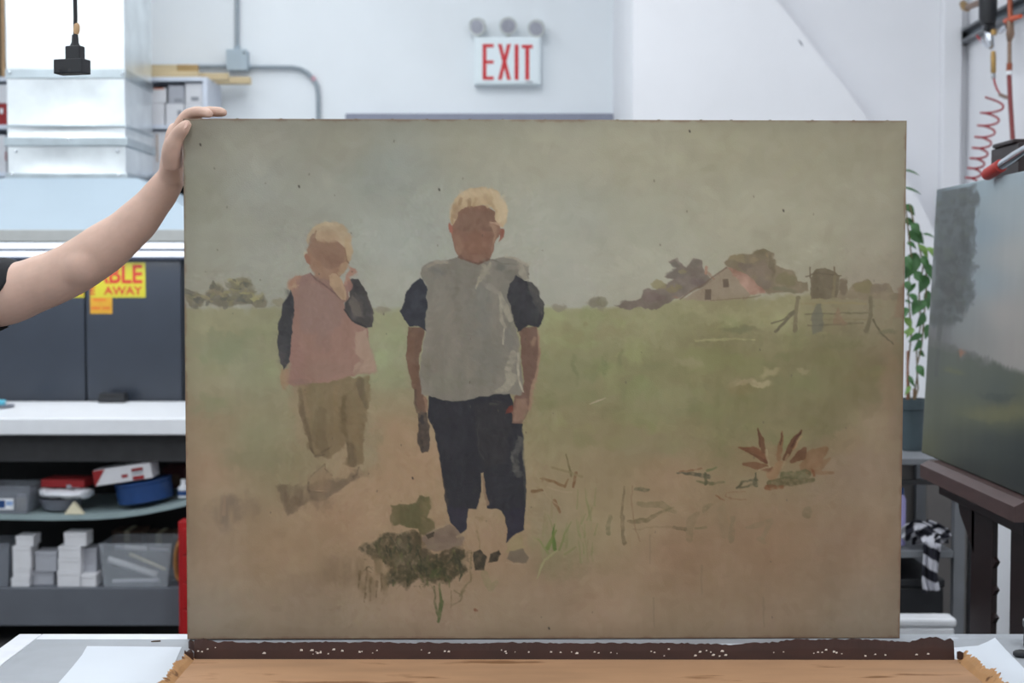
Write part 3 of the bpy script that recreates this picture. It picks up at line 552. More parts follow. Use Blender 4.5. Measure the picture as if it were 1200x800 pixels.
    for L, w, c, a in [([(498, 312), (510, 305), (524, 305)], [3, 5, 3], (160, 150, 134), .8), ([(560, 322), (558, 336)], [3, 2], (178, 170, 148), .8), ([(566, 310), (562, 325), (574, 306)], [6, 5, 3], (166, 160, 140), .7), ([(584, 340), (590, 356), (597, 372)], [4, 8, 6], (166, 160, 142), .8), ([(585, 345), (586, 372), (591, 380)], [2, 5, 3], (170, 164, 146), .7), ([(590, 382), (589, 400)], [2, 2.4], (184, 178, 158), .8),
                       ([(606, 412), (606, 440), (612, 456)], [3, 2.4, 2], (184, 176, 156), .8), ([(600, 412), (594, 430), (597, 445)], [8, 8, 8], (166, 160, 142), .75), ([(580, 456), (592, 452), (600, 440)], [4, 9, 9], (164, 158, 140), .75), ([(592, 298), (606, 302), (617, 308)], [3, 3, 4], (168, 160, 142), .8), ([(608, 306), (612, 318), (616, 326)], [6, 9, 4], (162, 156, 138), .7), ([(576, 302), (588, 306), (606, 308)], [1.6, 2, 1.6], (98, 96, 88), .6), ([(520, 318), (512, 322), (505, 328)], [2, 3, 2], (122, 118, 112), .6), ([(572, 333), (580, 338)], [8, 6], (158, 152, 140), .5)]:
        p.stroke(L, w, c, a, dry=.3)
    p.k = .80
    p.poly(H([(165, 490), (182, 500), (200, 545), (192, 742), (160, 720), (112, 718), (90, 680), (73, 648), (95, 600), (100, 555), (140, 510)]), (48, 50, 57), 1, soft=1.1, wob=1.5, tex=6); p.blob(487, 350, 6, 14, (58, 60, 68), .5)
    p.poly(H([(616, 478), (650, 505), (690, 515), (720, 560), (752, 622), (742, 680), (718, 725), (670, 712), (625, 742), (602, 690), (590, 640), (572, 570), (590, 520)]), (52, 52, 56), 1, soft=1.1, wob=1.5, tex=6)
    p.poly(H([(665, 510), (690, 515), (720, 560), (752, 622), (735, 670), (700, 600), (680, 560)]), (106, 104, 98), .75, soft=2, wob=2, dry=.3); p.stroke(H([(690, 560), (720, 640), (710, 700)]), [3, 4, 3], (66, 66, 66), .6)
    # head
    p.poly(H([(316, 240), (312, 290), (322, 345), (345, 392), (385, 414), (430, 426), (465, 420), (492, 402), (510, 370), (522, 325), (545, 280), (540, 200), (450, 150), (350, 160)]), (152, 115, 96), 1, soft=1.2)
    p.poly(H([(330, 200), (430, 175), (520, 190), (520, 260), (440, 290), (340, 270)]), (142, 110, 92), .7, soft=4); p.poly(H([(395, 280), (470, 270), (500, 330), (480, 385), (400, 390), (370, 340)]), (152, 110, 90), .6, soft=4); p.poly(H([(322, 300), (355, 290), (372, 350), (350, 392), (330, 350)]), (166, 128, 106), .7, soft=2.4)
    p.poly(H([(500, 240), (530, 250), (520, 320), (500, 372), (512, 300)]), (182, 146, 120), .8, soft=1.6); p.poly(H([(370, 255), (405, 250), (400, 275), (370, 275)]), (132, 100, 84), .6, soft=2); p.poly(H([(450, 262), (505, 255), (505, 280), (460, 282)]), (132, 100, 84), .6, soft=2)
    p.stroke(H([(385, 380), (430, 385)]), 2, (140, 100, 84), .4); p.stroke(H([(345, 395), (400, 418), (440, 428), (492, 405)]), [2, 2.4, 2.6, 1.6], (112, 80, 66), .7)
    p.poly(H([(296, 245), (304, 230), (318, 255), (318, 288), (303, 285)]), (182, 114, 96), .95, soft=.9); p.poly(H([(545, 262), (560, 265), (556, 300), (538, 330), (540, 290)]), (160, 98, 82), .95, soft=.9)
    p.k = .88
    p.poly(H([(310, 245), (312, 175), (330, 125), (360, 95), (400, 78), (450, 72), (505, 80), (550, 108), (574, 150), (579, 200), (566, 240), (556, 262), (545, 250), (530, 230), (515, 215), (518, 185), (495, 165), (460, 150), (420, 160), (385, 170), (350, 175), (345, 215), (325, 240)]), (188, 164, 130), 1, soft=1.1, wob=1.4, tex=10, smooth=1)
    p.poly(H([(500, 85), (550, 110), (575, 155), (578, 205), (560, 240), (535, 225), (525, 180), (500, 140)]), (204, 184, 150), .8, soft=3); p.poly(H([(350, 105), (400, 82), (480, 82), (500, 110), (430, 115), (370, 135)]), (200, 178, 144), .7, soft=3)
    for L, w, c in [([(330, 150), (322, 200), (318, 235)], [4, 4, 2], (160, 132, 98)), ([(360, 125), (345, 160)], [4, 3], (158, 130, 98)), ([(400, 130), (395, 165)], [4, 4], (150, 122, 94)), ([(430, 125), (415, 160)], [4, 3], (172, 144, 108)), ([(460, 140), (480, 165), (495, 160)], [3, 3, 2], (200, 172, 134)), ([(340, 170), (335, 210)], [5, 4], (152, 124, 96))]:
        p.stroke(H(L), w, c, .7, dry=.2)
    p.stroke(H([(497, 235), (530, 240), (550, 250)]), [2, 3, 2], (196, 164, 136), .7)
    # shoes
    p.poly(K([(345, 345), (382, 312), (470, 274), (515, 300), (545, 335), (530, 372), (440, 396), (375, 385)]), (132, 114, 98), 1, soft=1.2, wob=1.6); p.poly(K([(400, 320), (470, 300), (520, 330), (500, 365), (420, 360)]), (122, 104, 90), .7, soft=2.5); p.poly(K([(372, 320), (405, 312), (402, 335), (380, 345)]), (62, 56, 44), .9, soft=1); p.stroke(K([(510, 330), (545, 315), (556, 300)]), [3, 4, 2], (160, 142, 112), .7); p.stroke(K([(390, 310), (440, 285), (470, 276)]), [1.4, 2, 1.4], (164, 148, 122), .6)
    p.poly(K([(725, 405), (748, 345), (795, 318), (806, 362), (800, 395), (745, 405)]), (156, 140, 104), .95, soft=1.4); p.poly(K([(728, 435), (745, 400), (800, 385), (828, 425), (815, 448), (760, 446)]), (118, 106, 90), .9, soft=1.6); p.stroke(K([(728, 450), (790, 452)]), 1.4, (170, 150, 124), .5)
    p.repaint(2600, 9, 3.4, 2.6, 12, (322, 255, 446, 605), a=.6, base=1.4, spread=.5); p.repaint(4600, 9, 3.6, 2.8, 13, (466, 214, 642, 640), a=.6, base=1.4, spread=.5)
    p.k = 1.0
    # specks, worn rim
    for _ in range(60):
        x = rng.uniform(220, 1055); y = rng.uniform(145, 745); p.stroke([(x, y), (x + rng.uniform(-.5, .5), y + rng.uniform(.3, 2))], rng.uniform(.6, 1.2), (84, 76, 66), .7, wob=0)
    for (x, y) in [(235, 167.5), (350, 216), (514, 220), (808, 153), (918, 245), (482, 557), (641, 735)]: p.stroke([(x, y), (x + .5, y + 1.5)], 1.8, (58, 52, 46), .9, wob=0)
    d = np.minimum(np.minimum(X - (215 + 4 * (Y - 138) / 610), (1064 - 11 * (Y - 142) / 606) - X), np.minimum(Y - (138 + 4 * (X - 215) / 849), 748 - Y))
    wr = np.clip(1 - (d + p.n1 * 1.5) / 3.0, 0, 1)[..., None]
    p.img = p.img * (1 - .45 * wr) + np.array([112, 78, 62])[None, None] * .45 * wr
    wr = np.clip(1 - d / 26.0, 0, 1)[..., None] ** 1.5
    p.img *= 1 - .07 * wr
    g = p.img.mean(-1, keepdims=True); p.img = g + (p.img - g) * .90
    return np.clip(p.img, 0, 255)

def paint_landscape(X, Y):
    p = Painter(X, Y, 41)
    T = lambda L: [(1075 + x / 4.0, 180 + y / 4.0) for (x, y) in L]
    U = lambda L: [(1075 + x / 3.81, 370 + y / 3.81) for (x, y) in L]
    p.base([(1100, 230, (96, 108, 114)), (1150, 215, (140, 156, 166)), (1195, 205, (150, 163, 172)), (1145, 270, (126, 140, 150)), (1180, 240, (146, 155, 160)), (1150, 330, (128, 139, 146)), (1190, 300, (150, 151, 150)), (1230, 240, (160, 165, 168)), (1280, 280, (160, 158, 154)), (1260, 340, (152, 148, 144)),
            (1130, 380, (122, 127, 128)), (1180, 370, (148, 144, 141)), (1150, 400, (126, 126, 124)), (1190, 410, (142, 138, 135)), (1095, 400, (96, 96, 96)), (1230, 400, (140, 136, 132))])
    hill = 398 + (X - 1080) * 0.33 + p.n1 * 3
    m = np.clip((Y - hill) / 6 + .5, 0, 1)
    p.base([(1085, 430, (84, 88, 84)), (1110, 440, (86, 92, 82)), (1140, 450, (82, 88, 80)), (1170, 460, (72, 80, 78)), (1090, 480, (84, 88, 74)), (1130, 480, (92, 96, 76)), (1170, 485, (98, 98, 72)), (1195, 480, (92, 92, 70)), (1085, 520, (82, 84, 62)), (1120, 520, (66, 70, 62)), (1160, 515, (52, 58, 56)), (1195, 520, (46, 52, 52)), (1140, 550, (44, 48, 46)), (1195, 560, (42, 46, 46)), (1280, 520, (48, 52, 50)), (1280, 460, (80, 84, 72))], m)
    p.img += p.mot[..., None] * 4 + p.str_v[..., None] * 2
    p.poly(T([(100, 170), (250, 140), (280, 200), (275, 330), (240, 400), (250, 520), (235, 600), (275, 660), (265, 705), (200, 705), (180, 740), (190, 800), (60, 800)]), (82, 87, 88), .9, soft=4, wob=4, tex=7, strk='v')
    p.blob(1108, 330, 18, 50, (78, 80, 80), .6, strk='v'); p.blob(1120, 345, 18, 22, (80, 80, 78), .7); p.blob(1112, 370, 10, 14, (86, 88, 88), .7); p.blob(1100, 260, 10, 40, (86, 92, 94), .6)
    rng = np.random.RandomState(9)
    for _ in range(260):                                  # foliage of the tall tree
        y = rng.uniform(215, 375); x = rng.uniform(1092, 1142 - max(0, (y - 330)) * .3); jj = np.argmin(np.abs(X[0] - x)); ii = np.argmin(np.abs(Y[:, jj] - y))
        if p.img[ii, jj].mean() > 108: continue
        p.blob(x, y, rng.uniform(2, 5), rng.uniform(2, 5), [(74, 78, 78), (92, 98, 98), (84, 90, 84), (70, 72, 72)][rng.randint(4)], .5, hard=1.5)
    for _ in range(60):
        y = rng.uniform(215, 362); p.blob(1138 - .02 * (y - 215) + rng.uniform(-4, 6), y, rng.uniform(2, 4), rng.uniform(2, 4), (92, 98, 100), .5, hard=1.5)
    p.stroke([(1103, 370), (1100, 400), (1096, 450)], [6, 5, 4], (76, 78, 76), .7)
    for i in range(40):
        x = 1080 + i * 5; p.blob(x, 398 + (x - 1080) * .33, 4, 5, (92, 94, 90), .6, hard=1.5)
    p.blob(1127, 412, 4, 4, (150, 100, 78), .8); p.blob(1124, 418, 3, 8, (84, 86, 78), .7)
    for x, y, c in [(1161, 448, (128, 82, 62)), (1168, 447, (140, 88, 66))]: p.stroke([(x, y - 8), (x, y + 8)], [3, 4], c, .85)
    for x, y in [(1160, 440), (1164, 438), (1184, 436)]: p.stroke([(x, y - 8), (x, y + 20)], [2.5, 4], (52, 52, 50), .85)
    p.stroke([(1185.5, 442), (1185.5, 460)], [2.4, 2], (164, 160, 154), .9)
    p.blob(1170, 464, 20, 5, (58, 64, 62), .6); p.blob(1170, 484, 40, 9, (104, 103, 74), .6); p.blob(1118, 436, 12, 5, (98, 100, 72), .6)
    return np.clip(p.img, 0, 255)

def srgb_to_lin(a):
    a = a / 255.0
    return np.where(a <= 0.04045, a / 12.92, ((a + 0.055) / 1.055) ** 2.4)

def canvas_mesh(name, origin, eu, ev, nu, nv, img, mat, parent, depth):
    """painted cloth: a fine grid for the face, turned over the stretcher edges; colour attribute = pigment"""
    o = np.array(origin); eu = np.array(eu); ev = np.array(ev); dn = np.array(depth)
    u = np.linspace(0, 1, nu)[None, :, None]; v = np.linspace(0, 1, nv)[:, None, None]
    co = (o + eu * u + ev * v).reshape(-1, 3)
    idx = np.arange(nu * nv).reshape(nv, nu)
    q = np.stack([idx[:-1, :-1], idx[1:, :-1], idx[1:, 1:], idx[:-1, 1:]], -1).reshape(-1, 4)
    rim = np.concatenate([idx[0, :], idx[1:, -1], idx[-1, -2::-1], idx[-2:0:-1, 0]])
    back = co[rim] + dn
    base = len(co); n = len(rim)
    k = np.arange(n); kn = (k + 1) % n
    q2 = np.stack([rim[k], rim[kn], base + kn, base + k], -1)
    co = np.concatenate([co, back]); q = np.concatenate([q, q2])
    me = bpy.data.meshes.new(name)
    me.vertices.add(len(co)); me.vertices.foreach_set('co', co.astype(np.float32).ravel())
    me.loops.add(q.size); me.loops.foreach_set('vertex_index', q.astype(np.int32).ravel())
    me.polygons.add(len(q)); me.polygons.foreach_set('loop_start', np.arange(0, q.size, 4, dtype=np.int32))
    me.update(calc_edges=True)
    lc = srgb_to_lin(img).reshape(-1, 3)
    rimc = lc[rim] * 0.55 + np.array(lin((120, 84, 62))) * 0.3
    c = np.ones((len(co), 4), np.float32); c[:, :3] = np.concatenate([lc, rimc])
    at = me.color_attributes.new('pigment', 'FLOAT_COLOR', 'POINT'); at.data.foreach_set('color', c.ravel())
    me.materials.append(mat)
    ob = bpy.data.objects.new(name, me); C.objects.link(ob)
    ob.parent = parent; ob.matrix_parent_inverse = Matrix.Translation(-Vector(parent.location))
    return ob

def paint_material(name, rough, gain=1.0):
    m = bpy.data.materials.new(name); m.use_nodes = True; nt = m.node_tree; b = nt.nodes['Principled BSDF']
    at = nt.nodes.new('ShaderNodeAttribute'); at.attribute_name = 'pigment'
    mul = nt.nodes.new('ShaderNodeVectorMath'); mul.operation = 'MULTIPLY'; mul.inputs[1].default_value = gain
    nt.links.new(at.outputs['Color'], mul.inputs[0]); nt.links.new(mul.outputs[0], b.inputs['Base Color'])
    tc = nt.nodes.new('ShaderNodeTexCoord'); n1 = nt.nodes.new('ShaderNodeTexNoise'); n1.inputs['Scale'].default_value = 420; n1.inputs['Detail'].default_value = 2
    bp = nt.nodes.new('ShaderNodeBump'); bp.inputs['Strength'].default_value = 0.12; bp.inputs['Distance'].default_value = 0.002
    nt.links.new(tc.outputs['Object'], n1.inputs['Vector']); nt.links.new(n1.outputs['Fac'], bp.inputs['Height']); nt.links.new(bp.outputs[0], b.inputs['Normal'])
    b.inputs['Roughness'].default_value = rough; b.inputs['Specular IOR Level'].default_value = 0.25
    return m
# ------------------------------------------------------------------ materials of the place
m_wall = M('wall_paint_cool_white', (236, 241, 245), .75, var=.02, scale=3, bump=.02)
m_part = M('partition_paint_white', (242, 243, 247), .7, var=.02, scale=3, bump=.02)
m_floor = M('dark_concrete_floor', (70, 70, 70), .6, var=.2, scale=6)
m_ceil = M('ceiling_paint', (225, 228, 230), .8, var=.02)
m_galv = M('galvanised_steel', (238, 243, 246), .34, .9, var=.10, scale=7, bump=.25)
m_galv2 = M('galvanised_seam', (190, 200, 205), .30, .9, var=.1, scale=12)
m_hood = M('hood_painted_steel', (180, 196, 208), .5, var=.02, scale=4)
m_hoodlip = M('hood_lip_steel', (190, 192, 190), .5, var=.04)
m_cab = M('cabinet_blue_grey_steel', (54, 60, 71), .28, .15, var=.06, scale=5, spec=.6)
m_cabdk = M('cabinet_seam_dark', (30, 34, 40), .6)
m_yel = M('warning_yellow', (182, 174, 48), .35, var=.04)
m_org = M('warning_orange', (196, 146, 42), .4, var=.08, scale=60)
m_red = M('print_red', (176, 44, 32), .5)
m_redor = M('print_orange_red', (200, 104, 36), .5)
m_white = M('white_laminate', (236, 238, 242), .35, var=.02)
m_black = M('black_plastic', (30, 31, 35), .45, var=.1)
m_dark = M('dark_steel', (50, 50, 52), .6, var=.15)
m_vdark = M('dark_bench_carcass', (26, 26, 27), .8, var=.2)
m_greymetal = M('grey_painted_steel', (120, 123, 128), .5, var=.08, scale=9)
m_taupe = M('taupe_painted_steel', (112, 108, 106), .55, var=.06)
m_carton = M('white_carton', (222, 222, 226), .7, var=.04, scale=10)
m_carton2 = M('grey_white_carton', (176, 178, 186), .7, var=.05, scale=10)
m_cartmark = M('carton_grey_mark', (150, 152, 160), .7)
m_brownbox = M('brown_cardboard', (96, 76, 62), .8, var=.1)
m_clear = M('clear_plastic', (205, 212, 220), .18, var=.02, alpha=.22)
m_clear2 = M('smoky_clear_plastic', (150, 155, 165), .25, var=.03, alpha=.40)
m_pine = M('pine_board', (206, 186, 148), .6, var=.12, scale=5, stretch=(1, 9, 9))
m_pine2 = M('pine_board_brown', (176, 146, 98), .6, var=.15, scale=5, stretch=(1, 9, 9))
m_oldwood = M('old_brown_board', (92, 74, 54), .7, var=.2, scale=6, stretch=(9, 9, 1))
m_conduit = M('conduit_grey', (150, 160, 168), .45, .2, var=.05)
m_jbox = M('junction_box_grey', (168, 182, 192), .5, .1, var=.04)
m_exit = M('exit_sign_white', (226, 236, 240), .4, var=.01, emit=(225, 236, 242), estr=.05)
m_exitred = M('exit_red', (206, 34, 44), .45, var=.03)
m_lampcup = M('lamp_cup_cream', (208, 212, 210), .45, var=.02)
m_lamplens = M('lamp_lens_grey', (176, 177, 188), .25, 0, var=.1, scale=80)
m_cord = M('cord_black', (26, 27, 30), .5)
m_tape = M('masking_tape', (196, 160, 120), .7, var=.08)
m_led = M('led_diffuser', (245, 248, 255), .4, emit=(240, 246, 255), estr=1.3)
m_ledbead = M('led_bead_strip', (96, 112, 150), .4)
m_tub = M('blue_plastic', (30, 66, 120), .4, var=.06)
m_redbox = M('red_card', (150, 26, 30), .55, var=.08)
m_redsteel = M('red_enamel', (170, 22, 26), .3, var=.04)
m_bag = M('white_plastic_film', (232, 234, 240), .35, var=.05, scale=30, bump=.3)
m_cream = M('cream_card', (206, 198, 172), .7)
m_shelfedge = M('pale_teal_shelf_edge', (150, 168, 170), .4, var=.06, scale=14)
m_brass = M('brass', (170, 138, 88), .35, .8)
m_chrome = M('chrome', (220, 224, 230), .12, 1.0)
m_copper = M('copper_pipe', (150, 84, 62), .4, .6, var=.12, scale=30)
m_bronze = M('old_brass_pipe', (140, 116, 100), .4, .6, var=.15, scale=30)
m_redhose = M('red_hose', (160, 30, 40), .35, var=.05)
m_orange = M('orange_handle', (206, 84, 40), .4)
m_leaf = M('leaf_green', (52, 98, 46), .4, var=.18, scale=30)
m_leaf2 = M('leaf_young_green', (112, 146, 70), .4, var=.15, scale=30)
m_stem = M('stem_brown_green', (110, 96, 66), .6, var=.1)
m_pot = M('dark_teal_pot', (62, 76, 82), .5, var=.06)
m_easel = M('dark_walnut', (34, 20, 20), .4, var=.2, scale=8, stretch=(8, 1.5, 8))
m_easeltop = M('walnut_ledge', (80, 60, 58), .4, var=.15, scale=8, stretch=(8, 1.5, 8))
m_stain = M('stainless', (150, 152, 156), .3, .8, var=.05)
m_lav = M('lavender_plastic', (166, 160, 214), .4)
m_cyan = M('cyan_plastic', (96, 190, 214), .4)
m_greyplastic = M('grey_plastic', (120, 124, 136), .4)

# ------------------------------------------------------------------ room shell
WB, WP, WR = 7.75, 6.68, 2.12           # back wall, partition and right wall planes
struct('floor', MB().box(-4.3, 2.4, -3.0, WB + .1, -.1, 0), m_floor)
struct('ceiling', MB().box(-4.3, 2.4, -3.0, WB + .1, CEIL, CEIL + .1), m_ceil)
struct('wall_back', MB().box(-4.3, 0.60, WB, WB + .1, 0, CEIL), m_wall)
struct('wall_left', MB().box(-4.3, -4.2, -3.0, WB, 0, CEIL), m_wall)
struct('wall_right', MB().box(WR, WR + .1, -3.0, WP, 0, CEIL), m_part)
struct('wall_partition', MB().box(0.547, WR + .1, WP, WB + .1, 0, CEIL), m_part)
pts = [(743, -226), (800, -146), (855, -72), (910, 0), (940, 38), (966, 72), (993, 106), (1018, 141), (1045, 180), (1066, 216), (1085, 250), (1101, 284)]
PD = .26
poly = [P(x, y, WP - PD) for (x, y) in pts]
poly = [Vector((poly[0].x, WP - PD, 0))] + poly + [Vector((poly[-1].x, WP - PD, 0))]
tr = struct('trim_1', MB().prism(poly, (0, PD, 0)), m_part)
tag(tr, 'white stair side panel standing proud of the partition, edge running diagonally')
a = P(938, 50, WP - PD - .002)
sc = MB().prism([a + Vector((-.012, 0, .016)), a + Vector((.004, 0, .004)), a + Vector((.014, 0, -.018)), a + Vector((.002, 0, -.008))], (0, .002, 0)).build('scuff', m_cartmark, tr)
x0 = P(1105, 100, WP - .06).x; x1 = P(1127, 100, WP - .06).x
struct('trim_2', MB().bbox(x0, x1, WP - .06, WP, 0, CEIL, .006), m_part)
# double door under the exit sign: only its header shows above the painting
fx0, fx1, _, fz = px_rect(405, 133, 700, 140, WB - .04)
dr = struct('door_1', MB().box(fx0 + .06, .54, WB - .03, WB - .002, 0, fz - .05), m_greymetal)
MB().bbox(fx0, .545, WB - .05, WB - .002, fz - .05, fz, .004).build('door_frame_header', M('door_frame_grey', (138, 142, 158), .5), dr)
MB().bbox(fx0, fx0 + .06, WB - .05, WB - .002, 0, fz - .05, .004).build('door_frame_jamb', M('door_frame_grey', (138, 142, 158), .5), dr)
# added ceiling lamps out of view, placed to brighten walls, arm and duct
WHERE = ['in front of the white bench', 'between the back door and the table', 'above the plant shelf', 'nearest the exit sign wall', 'above the fume hood', 'above the person holding the painting', 'by the left wall', 'above the middle of the floor', 'by the right wall']
for i, (lx, ly, pw) in enumerate(ADDED_LAMPS):
    t = thing('added_ceiling_light', 'long white ceiling light panel ' + WHERE[i], 'light', (lx, ly, CEIL), 'ceiling lights above the workshop')
    MB().box(lx - .32, lx + .32, ly - .9, ly + .9, CEIL - .09, CEIL).build('housing', m_white, t)
    MB().box(lx - .28, lx + .28, ly - .86, ly + .86, CEIL - .11, CEIL - .09).build('diffuser', M('added_lamp_diffuser', (250, 250, 255), .4, emit=(250, 252, 255), estr=2.0), t)

# ------------------------------------------------------------------ the painting being held up
YP = 2.662
tl = P(215, 138, YP - .008); bl = P(219, 748, YP - .008); trp = P(1064, 142, YP + .008); br = P(1053, 748, YP + .008)
W = ((trp - tl).length + (br - bl).length) / 2; Hh = ((tl - bl).length + (trp - br).length) / 2
TZ = 0.90
cen = (tl + bl + trp + br) / 4
eu = (trp - tl + br - bl); eu.z = 0; eu.normalize(); ev = Vector((0, 0, -1)); nrm = Vector((-eu.y, eu.x, 0))   # nrm points away from the room's viewer
roll = (trp.z - tl.z) / W * .5
eu = (eu + Vector((0, 0, roll))).normalized(); ev = eu.cross(nrm) * -1
if ev.z > 0: ev = -ev
org = cen - eu * (W / 2) - ev * (Hh / 2)
low = min((org + ev * Hh).z, (org + ev * Hh + eu * W).z); org.z += TZ + .0005 - low
pt = thing('canvas_painting', 'large unframed oil painting of two children in a meadow, held upright on the table', 'painting', (cen.x, cen.y, TZ))
NU, NV = 900, 650
uu = np.linspace(0, 1, NU)[None, :]; vv = np.linspace(0, 1, NV)[:, None]
PXG = (215 + 849 * uu) * (1 - vv) + (219 + 834 * uu) * vv
PYG = (138 + 4 * uu) * (1 - vv) + 748 * vv
img1 = paint_children(PXG, PYG)
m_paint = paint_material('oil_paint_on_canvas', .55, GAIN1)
TH = .022
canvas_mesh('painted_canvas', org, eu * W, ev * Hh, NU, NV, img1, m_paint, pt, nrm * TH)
m_str = M('stretcher_pine', (176, 142, 98), .7, var=.12, stretch=(1, 8, 8))
def bar(u0, u1, v0, v1):
    c = [org + eu * u0 + ev * v0, org + eu * u1 + ev * v0, org + eu * u1 + ev * v1, org + eu * u0 + ev * v1]
    return MB().prism([p + nrm * .003 for p in c], nrm * (TH - .003))
bw = .06; e = .002
bar(e, W - e, e, bw).build('stretcher_bar', m_str, pt); bar(e, W - e, Hh - bw, Hh - e).build('stretcher_bar', m_str, pt)
bar(e, bw, bw, Hh - bw).build('stretcher_bar', m_str, pt); bar(W - bw, W - e, bw, Hh - bw).build('stretcher_bar', m_str, pt)
bar(W / 2 - bw / 2, W / 2 + bw / 2, bw, Hh - bw).build('stretcher_bar', m_str, pt)
for i in range(19):                      # tack heads along the top edge
    u = .035 + i * (W - .07) / 18 + random.uniform(-.01, .01)
    MB().lathe(org + eu * u + nrm * (TH * .5) + Vector((0, 0, .0002)), [(.004, 0), (.0032, .0012), (.0015, .0018)], 8).build('tack', m_oldwood, pt)

# ------------------------------------------------------------------ work table in front
TB = 2.705                                # back edge of the table
tx0, tx1 = PZ(15, 748, TZ).x, 1.62
m_ttop = M('worn_grey_tabletop', (160, 164, 170), .5, var=.06, scale=14, spots=((196, 200, 208), 9, .66))
m_tedge = M('dusty_white_table_edge', (228, 230, 236), .55, var=.05, scale=22, spots=((150, 150, 156), 40, .72))
tb = thing('work_table', 'grey work table with worn white edging under the torn brown tray', 'table', ((tx0 + tx1) / 2, 2.2, 0))
ex = PZ(42, 748, TZ).x
MB().bbox(ex + .001, tx1, 1.55, TB - .04, TZ - .035, TZ, .001).build('tabletop', m_ttop, tb)
MB().bbox(tx0, ex - .0006, 1.55, TB, TZ - .036, TZ, .0015).build('edge_strip', m_tedge, tb)
xs = PZ(640, 752, TZ).x
MB().bbox(ex + .0006, -.30, TB - .0395, TB, TZ - .036, TZ, .0015).build('edge_strip', m_tedge, tb)
MB().bbox(-.30, tx1, TB - .0395, TB, TZ - .036, TZ, .0015).build('edge_strip', m_ttop, tb)
MB().bbox(tx0 + .05, tx1 - .05, 1.62, TB - .06, TZ - .12, TZ - .037, .003).build('apron', m_greymetal, tb)
for lx in (tx0 + .06, tx1 - .12):
    for ly in (1.64, TB - .13):
        MB().bbox(lx, lx + .06, ly, ly + .06, 0, TZ - .12, .004).build('leg', m_dark, tb)

def sheet(name, pxs, z, label, cat, mat, lift=None, dz=.0012):
    pts = [PZ(x, y, z) for (x, y) in pxs]
    if lift:
        for i, h in lift.items(): pts[i].z += h
    return tag(MB().prism(pts, (0, 0, dz)).build(name, mat), label, cat)
m_paper = M('white_paper', (212, 218, 226), .7, var=.015, scale=6)
sheet('paper_sheet', [(102, 757.5), (140, 757.8), (213, 758.5), (196, 796), (160, 880), (-60, 1000), (-40, 900), (40, 830), (70, 799), (84, 783), (96, 768)], TZ, 'white paper sheet with a curved left edge beside the torn tray', 'paper', m_paper)
sheet('paper_sheet', [(1075, 758), (1120, 759), (1146, 757), (1158, 752), (1166, 747.5), (1178, 761), (1192, 775), (1206, 790), (1300, 900), (1180, 900)], TZ, 'white paper sheet with a raised corner right of the torn tray', 'paper', m_paper)
sheet('white_strip', [(300, 757.5), (560, 757), (760, 755.5), (870, 754.5), (870, 764), (300, 766)], TZ, 'white paper strip lying under the back edge of the torn tray', 'paper', m_paper)  # thin white sheet drawing the pale line behind the tray

# ------------------------------------------------------------------ torn brown tray (old lining with torn turned-up margins)
m_kraft = M('kraft_floor', (176, 136, 102), .6, var=.12, scale=5, stretch=(1, 4, 1), spots=((132, 92, 58), 5, .62))
m_kwall = M('dark_brown_margin', (56, 28, 18), .5, var=.18, scale=14, stretch=(1, 3, 3))
m_ktorn = M('torn_kraft_margin', (186, 142, 98), .7, var=.14, scale=26, bump=.3, spots=((112, 74, 46), 30, .60))
m_fleck = M('white_glue_fleck', (226, 216, 206), .6)
zt = TZ + .0035
A0 = PZ(231, 772, zt); A1 = PZ(1116, 773, zt); FY = 1.75
L1 = Vector((A0.x - .012, FY, zt)); R1 = Vector((A1.x + .012, FY, zt))
ty = thing('torn_tray', 'shallow brown paper lined tray with torn edges lying on the table', 'tray', ((A0.x + A1.x) / 2, 2.1, TZ))
MB().prism([A0 + Vector((-.006, .004, 0)), A1 + Vector((.008, .004, 0)), R1 + Vector((.008, 0, 0)), L1 + Vector((-.006, 0, 0))], (0, 0, -.002)).build('floor_panel', m_kraft, ty)
def torn(name, p0, p1, h, lean, n, jag, mat, seed, th=.0022, flaps=()):
    """turned-up margin from p0 to p1; its free edge is torn, so its height wanders"""
    rng = random.Random(seed); p0 = Vector(p0); p1 = Vector(p1); lean = Vector(lean)
    mb = MB(); rows = []
    hh = h
    for i in range(n + 1):
        t = i / n; b = p0.lerp(p1, t)
        hh += rng.uniform(-jag, jag) * .5; hh = h + (hh - h) * .75
        k = hh + rng.uniform(-jag, jag) * .45 + sum(a * math.exp(-((t - c) / w) ** 2) for (c, w, a) in flaps)
        k = max(.006, k)
        w1 = lean * (k * .5) + Vector((0, 0, k * .55)); w2 = lean * (k * 1.1 + rng.uniform(-.002, .002)) + Vector((0, 0, k))
        o = lean.normalized() * th if lean.length > 1e-6 else Vector((0, th, 0))
        rows.append((b, b + w1, b + w2, b + w2 + o, b + w1 + o, b + o))
    vs = [v for r in rows for v in r]; fs = []
    for i in range(n):
        for k in range(6):
            fs.append((i * 6 + k, i * 6 + (k + 1) % 6, (i + 1) * 6 + (k + 1) % 6, (i + 1) * 6 + k))
    fs.append(tuple(range(5, -1, -1))); fs.append(tuple(n * 6 + k for k in range(6)))
    mb.raw(vs, fs)
    return mb.build(name, mat, ty)
bwall = torn('back_margin', A0 + Vector((-.006, 0, 0)), A1 + Vector((.004, 0, 0)), .0285, (0, .18, 0), 260, .0022, m_kwall, 5, flaps=[(.012, .012, .006), (.70, .03, -.002), (.79, .02, .004), (.86, .06, .007), (.97, .02, .010), (.995, .004, .008), (.42, .1, -.001)])
torn('side_margin', A0 + Vector((-.004, .002, 0)), L1, .0125, (-1.0, 0, 0), 150, .0035, m_ktorn, 8)
torn('side_margin', R1, A1 + Vector((.006, -.004, 0)), .017, (.9, 0, 0), 150, .005, m_ktorn, 9)
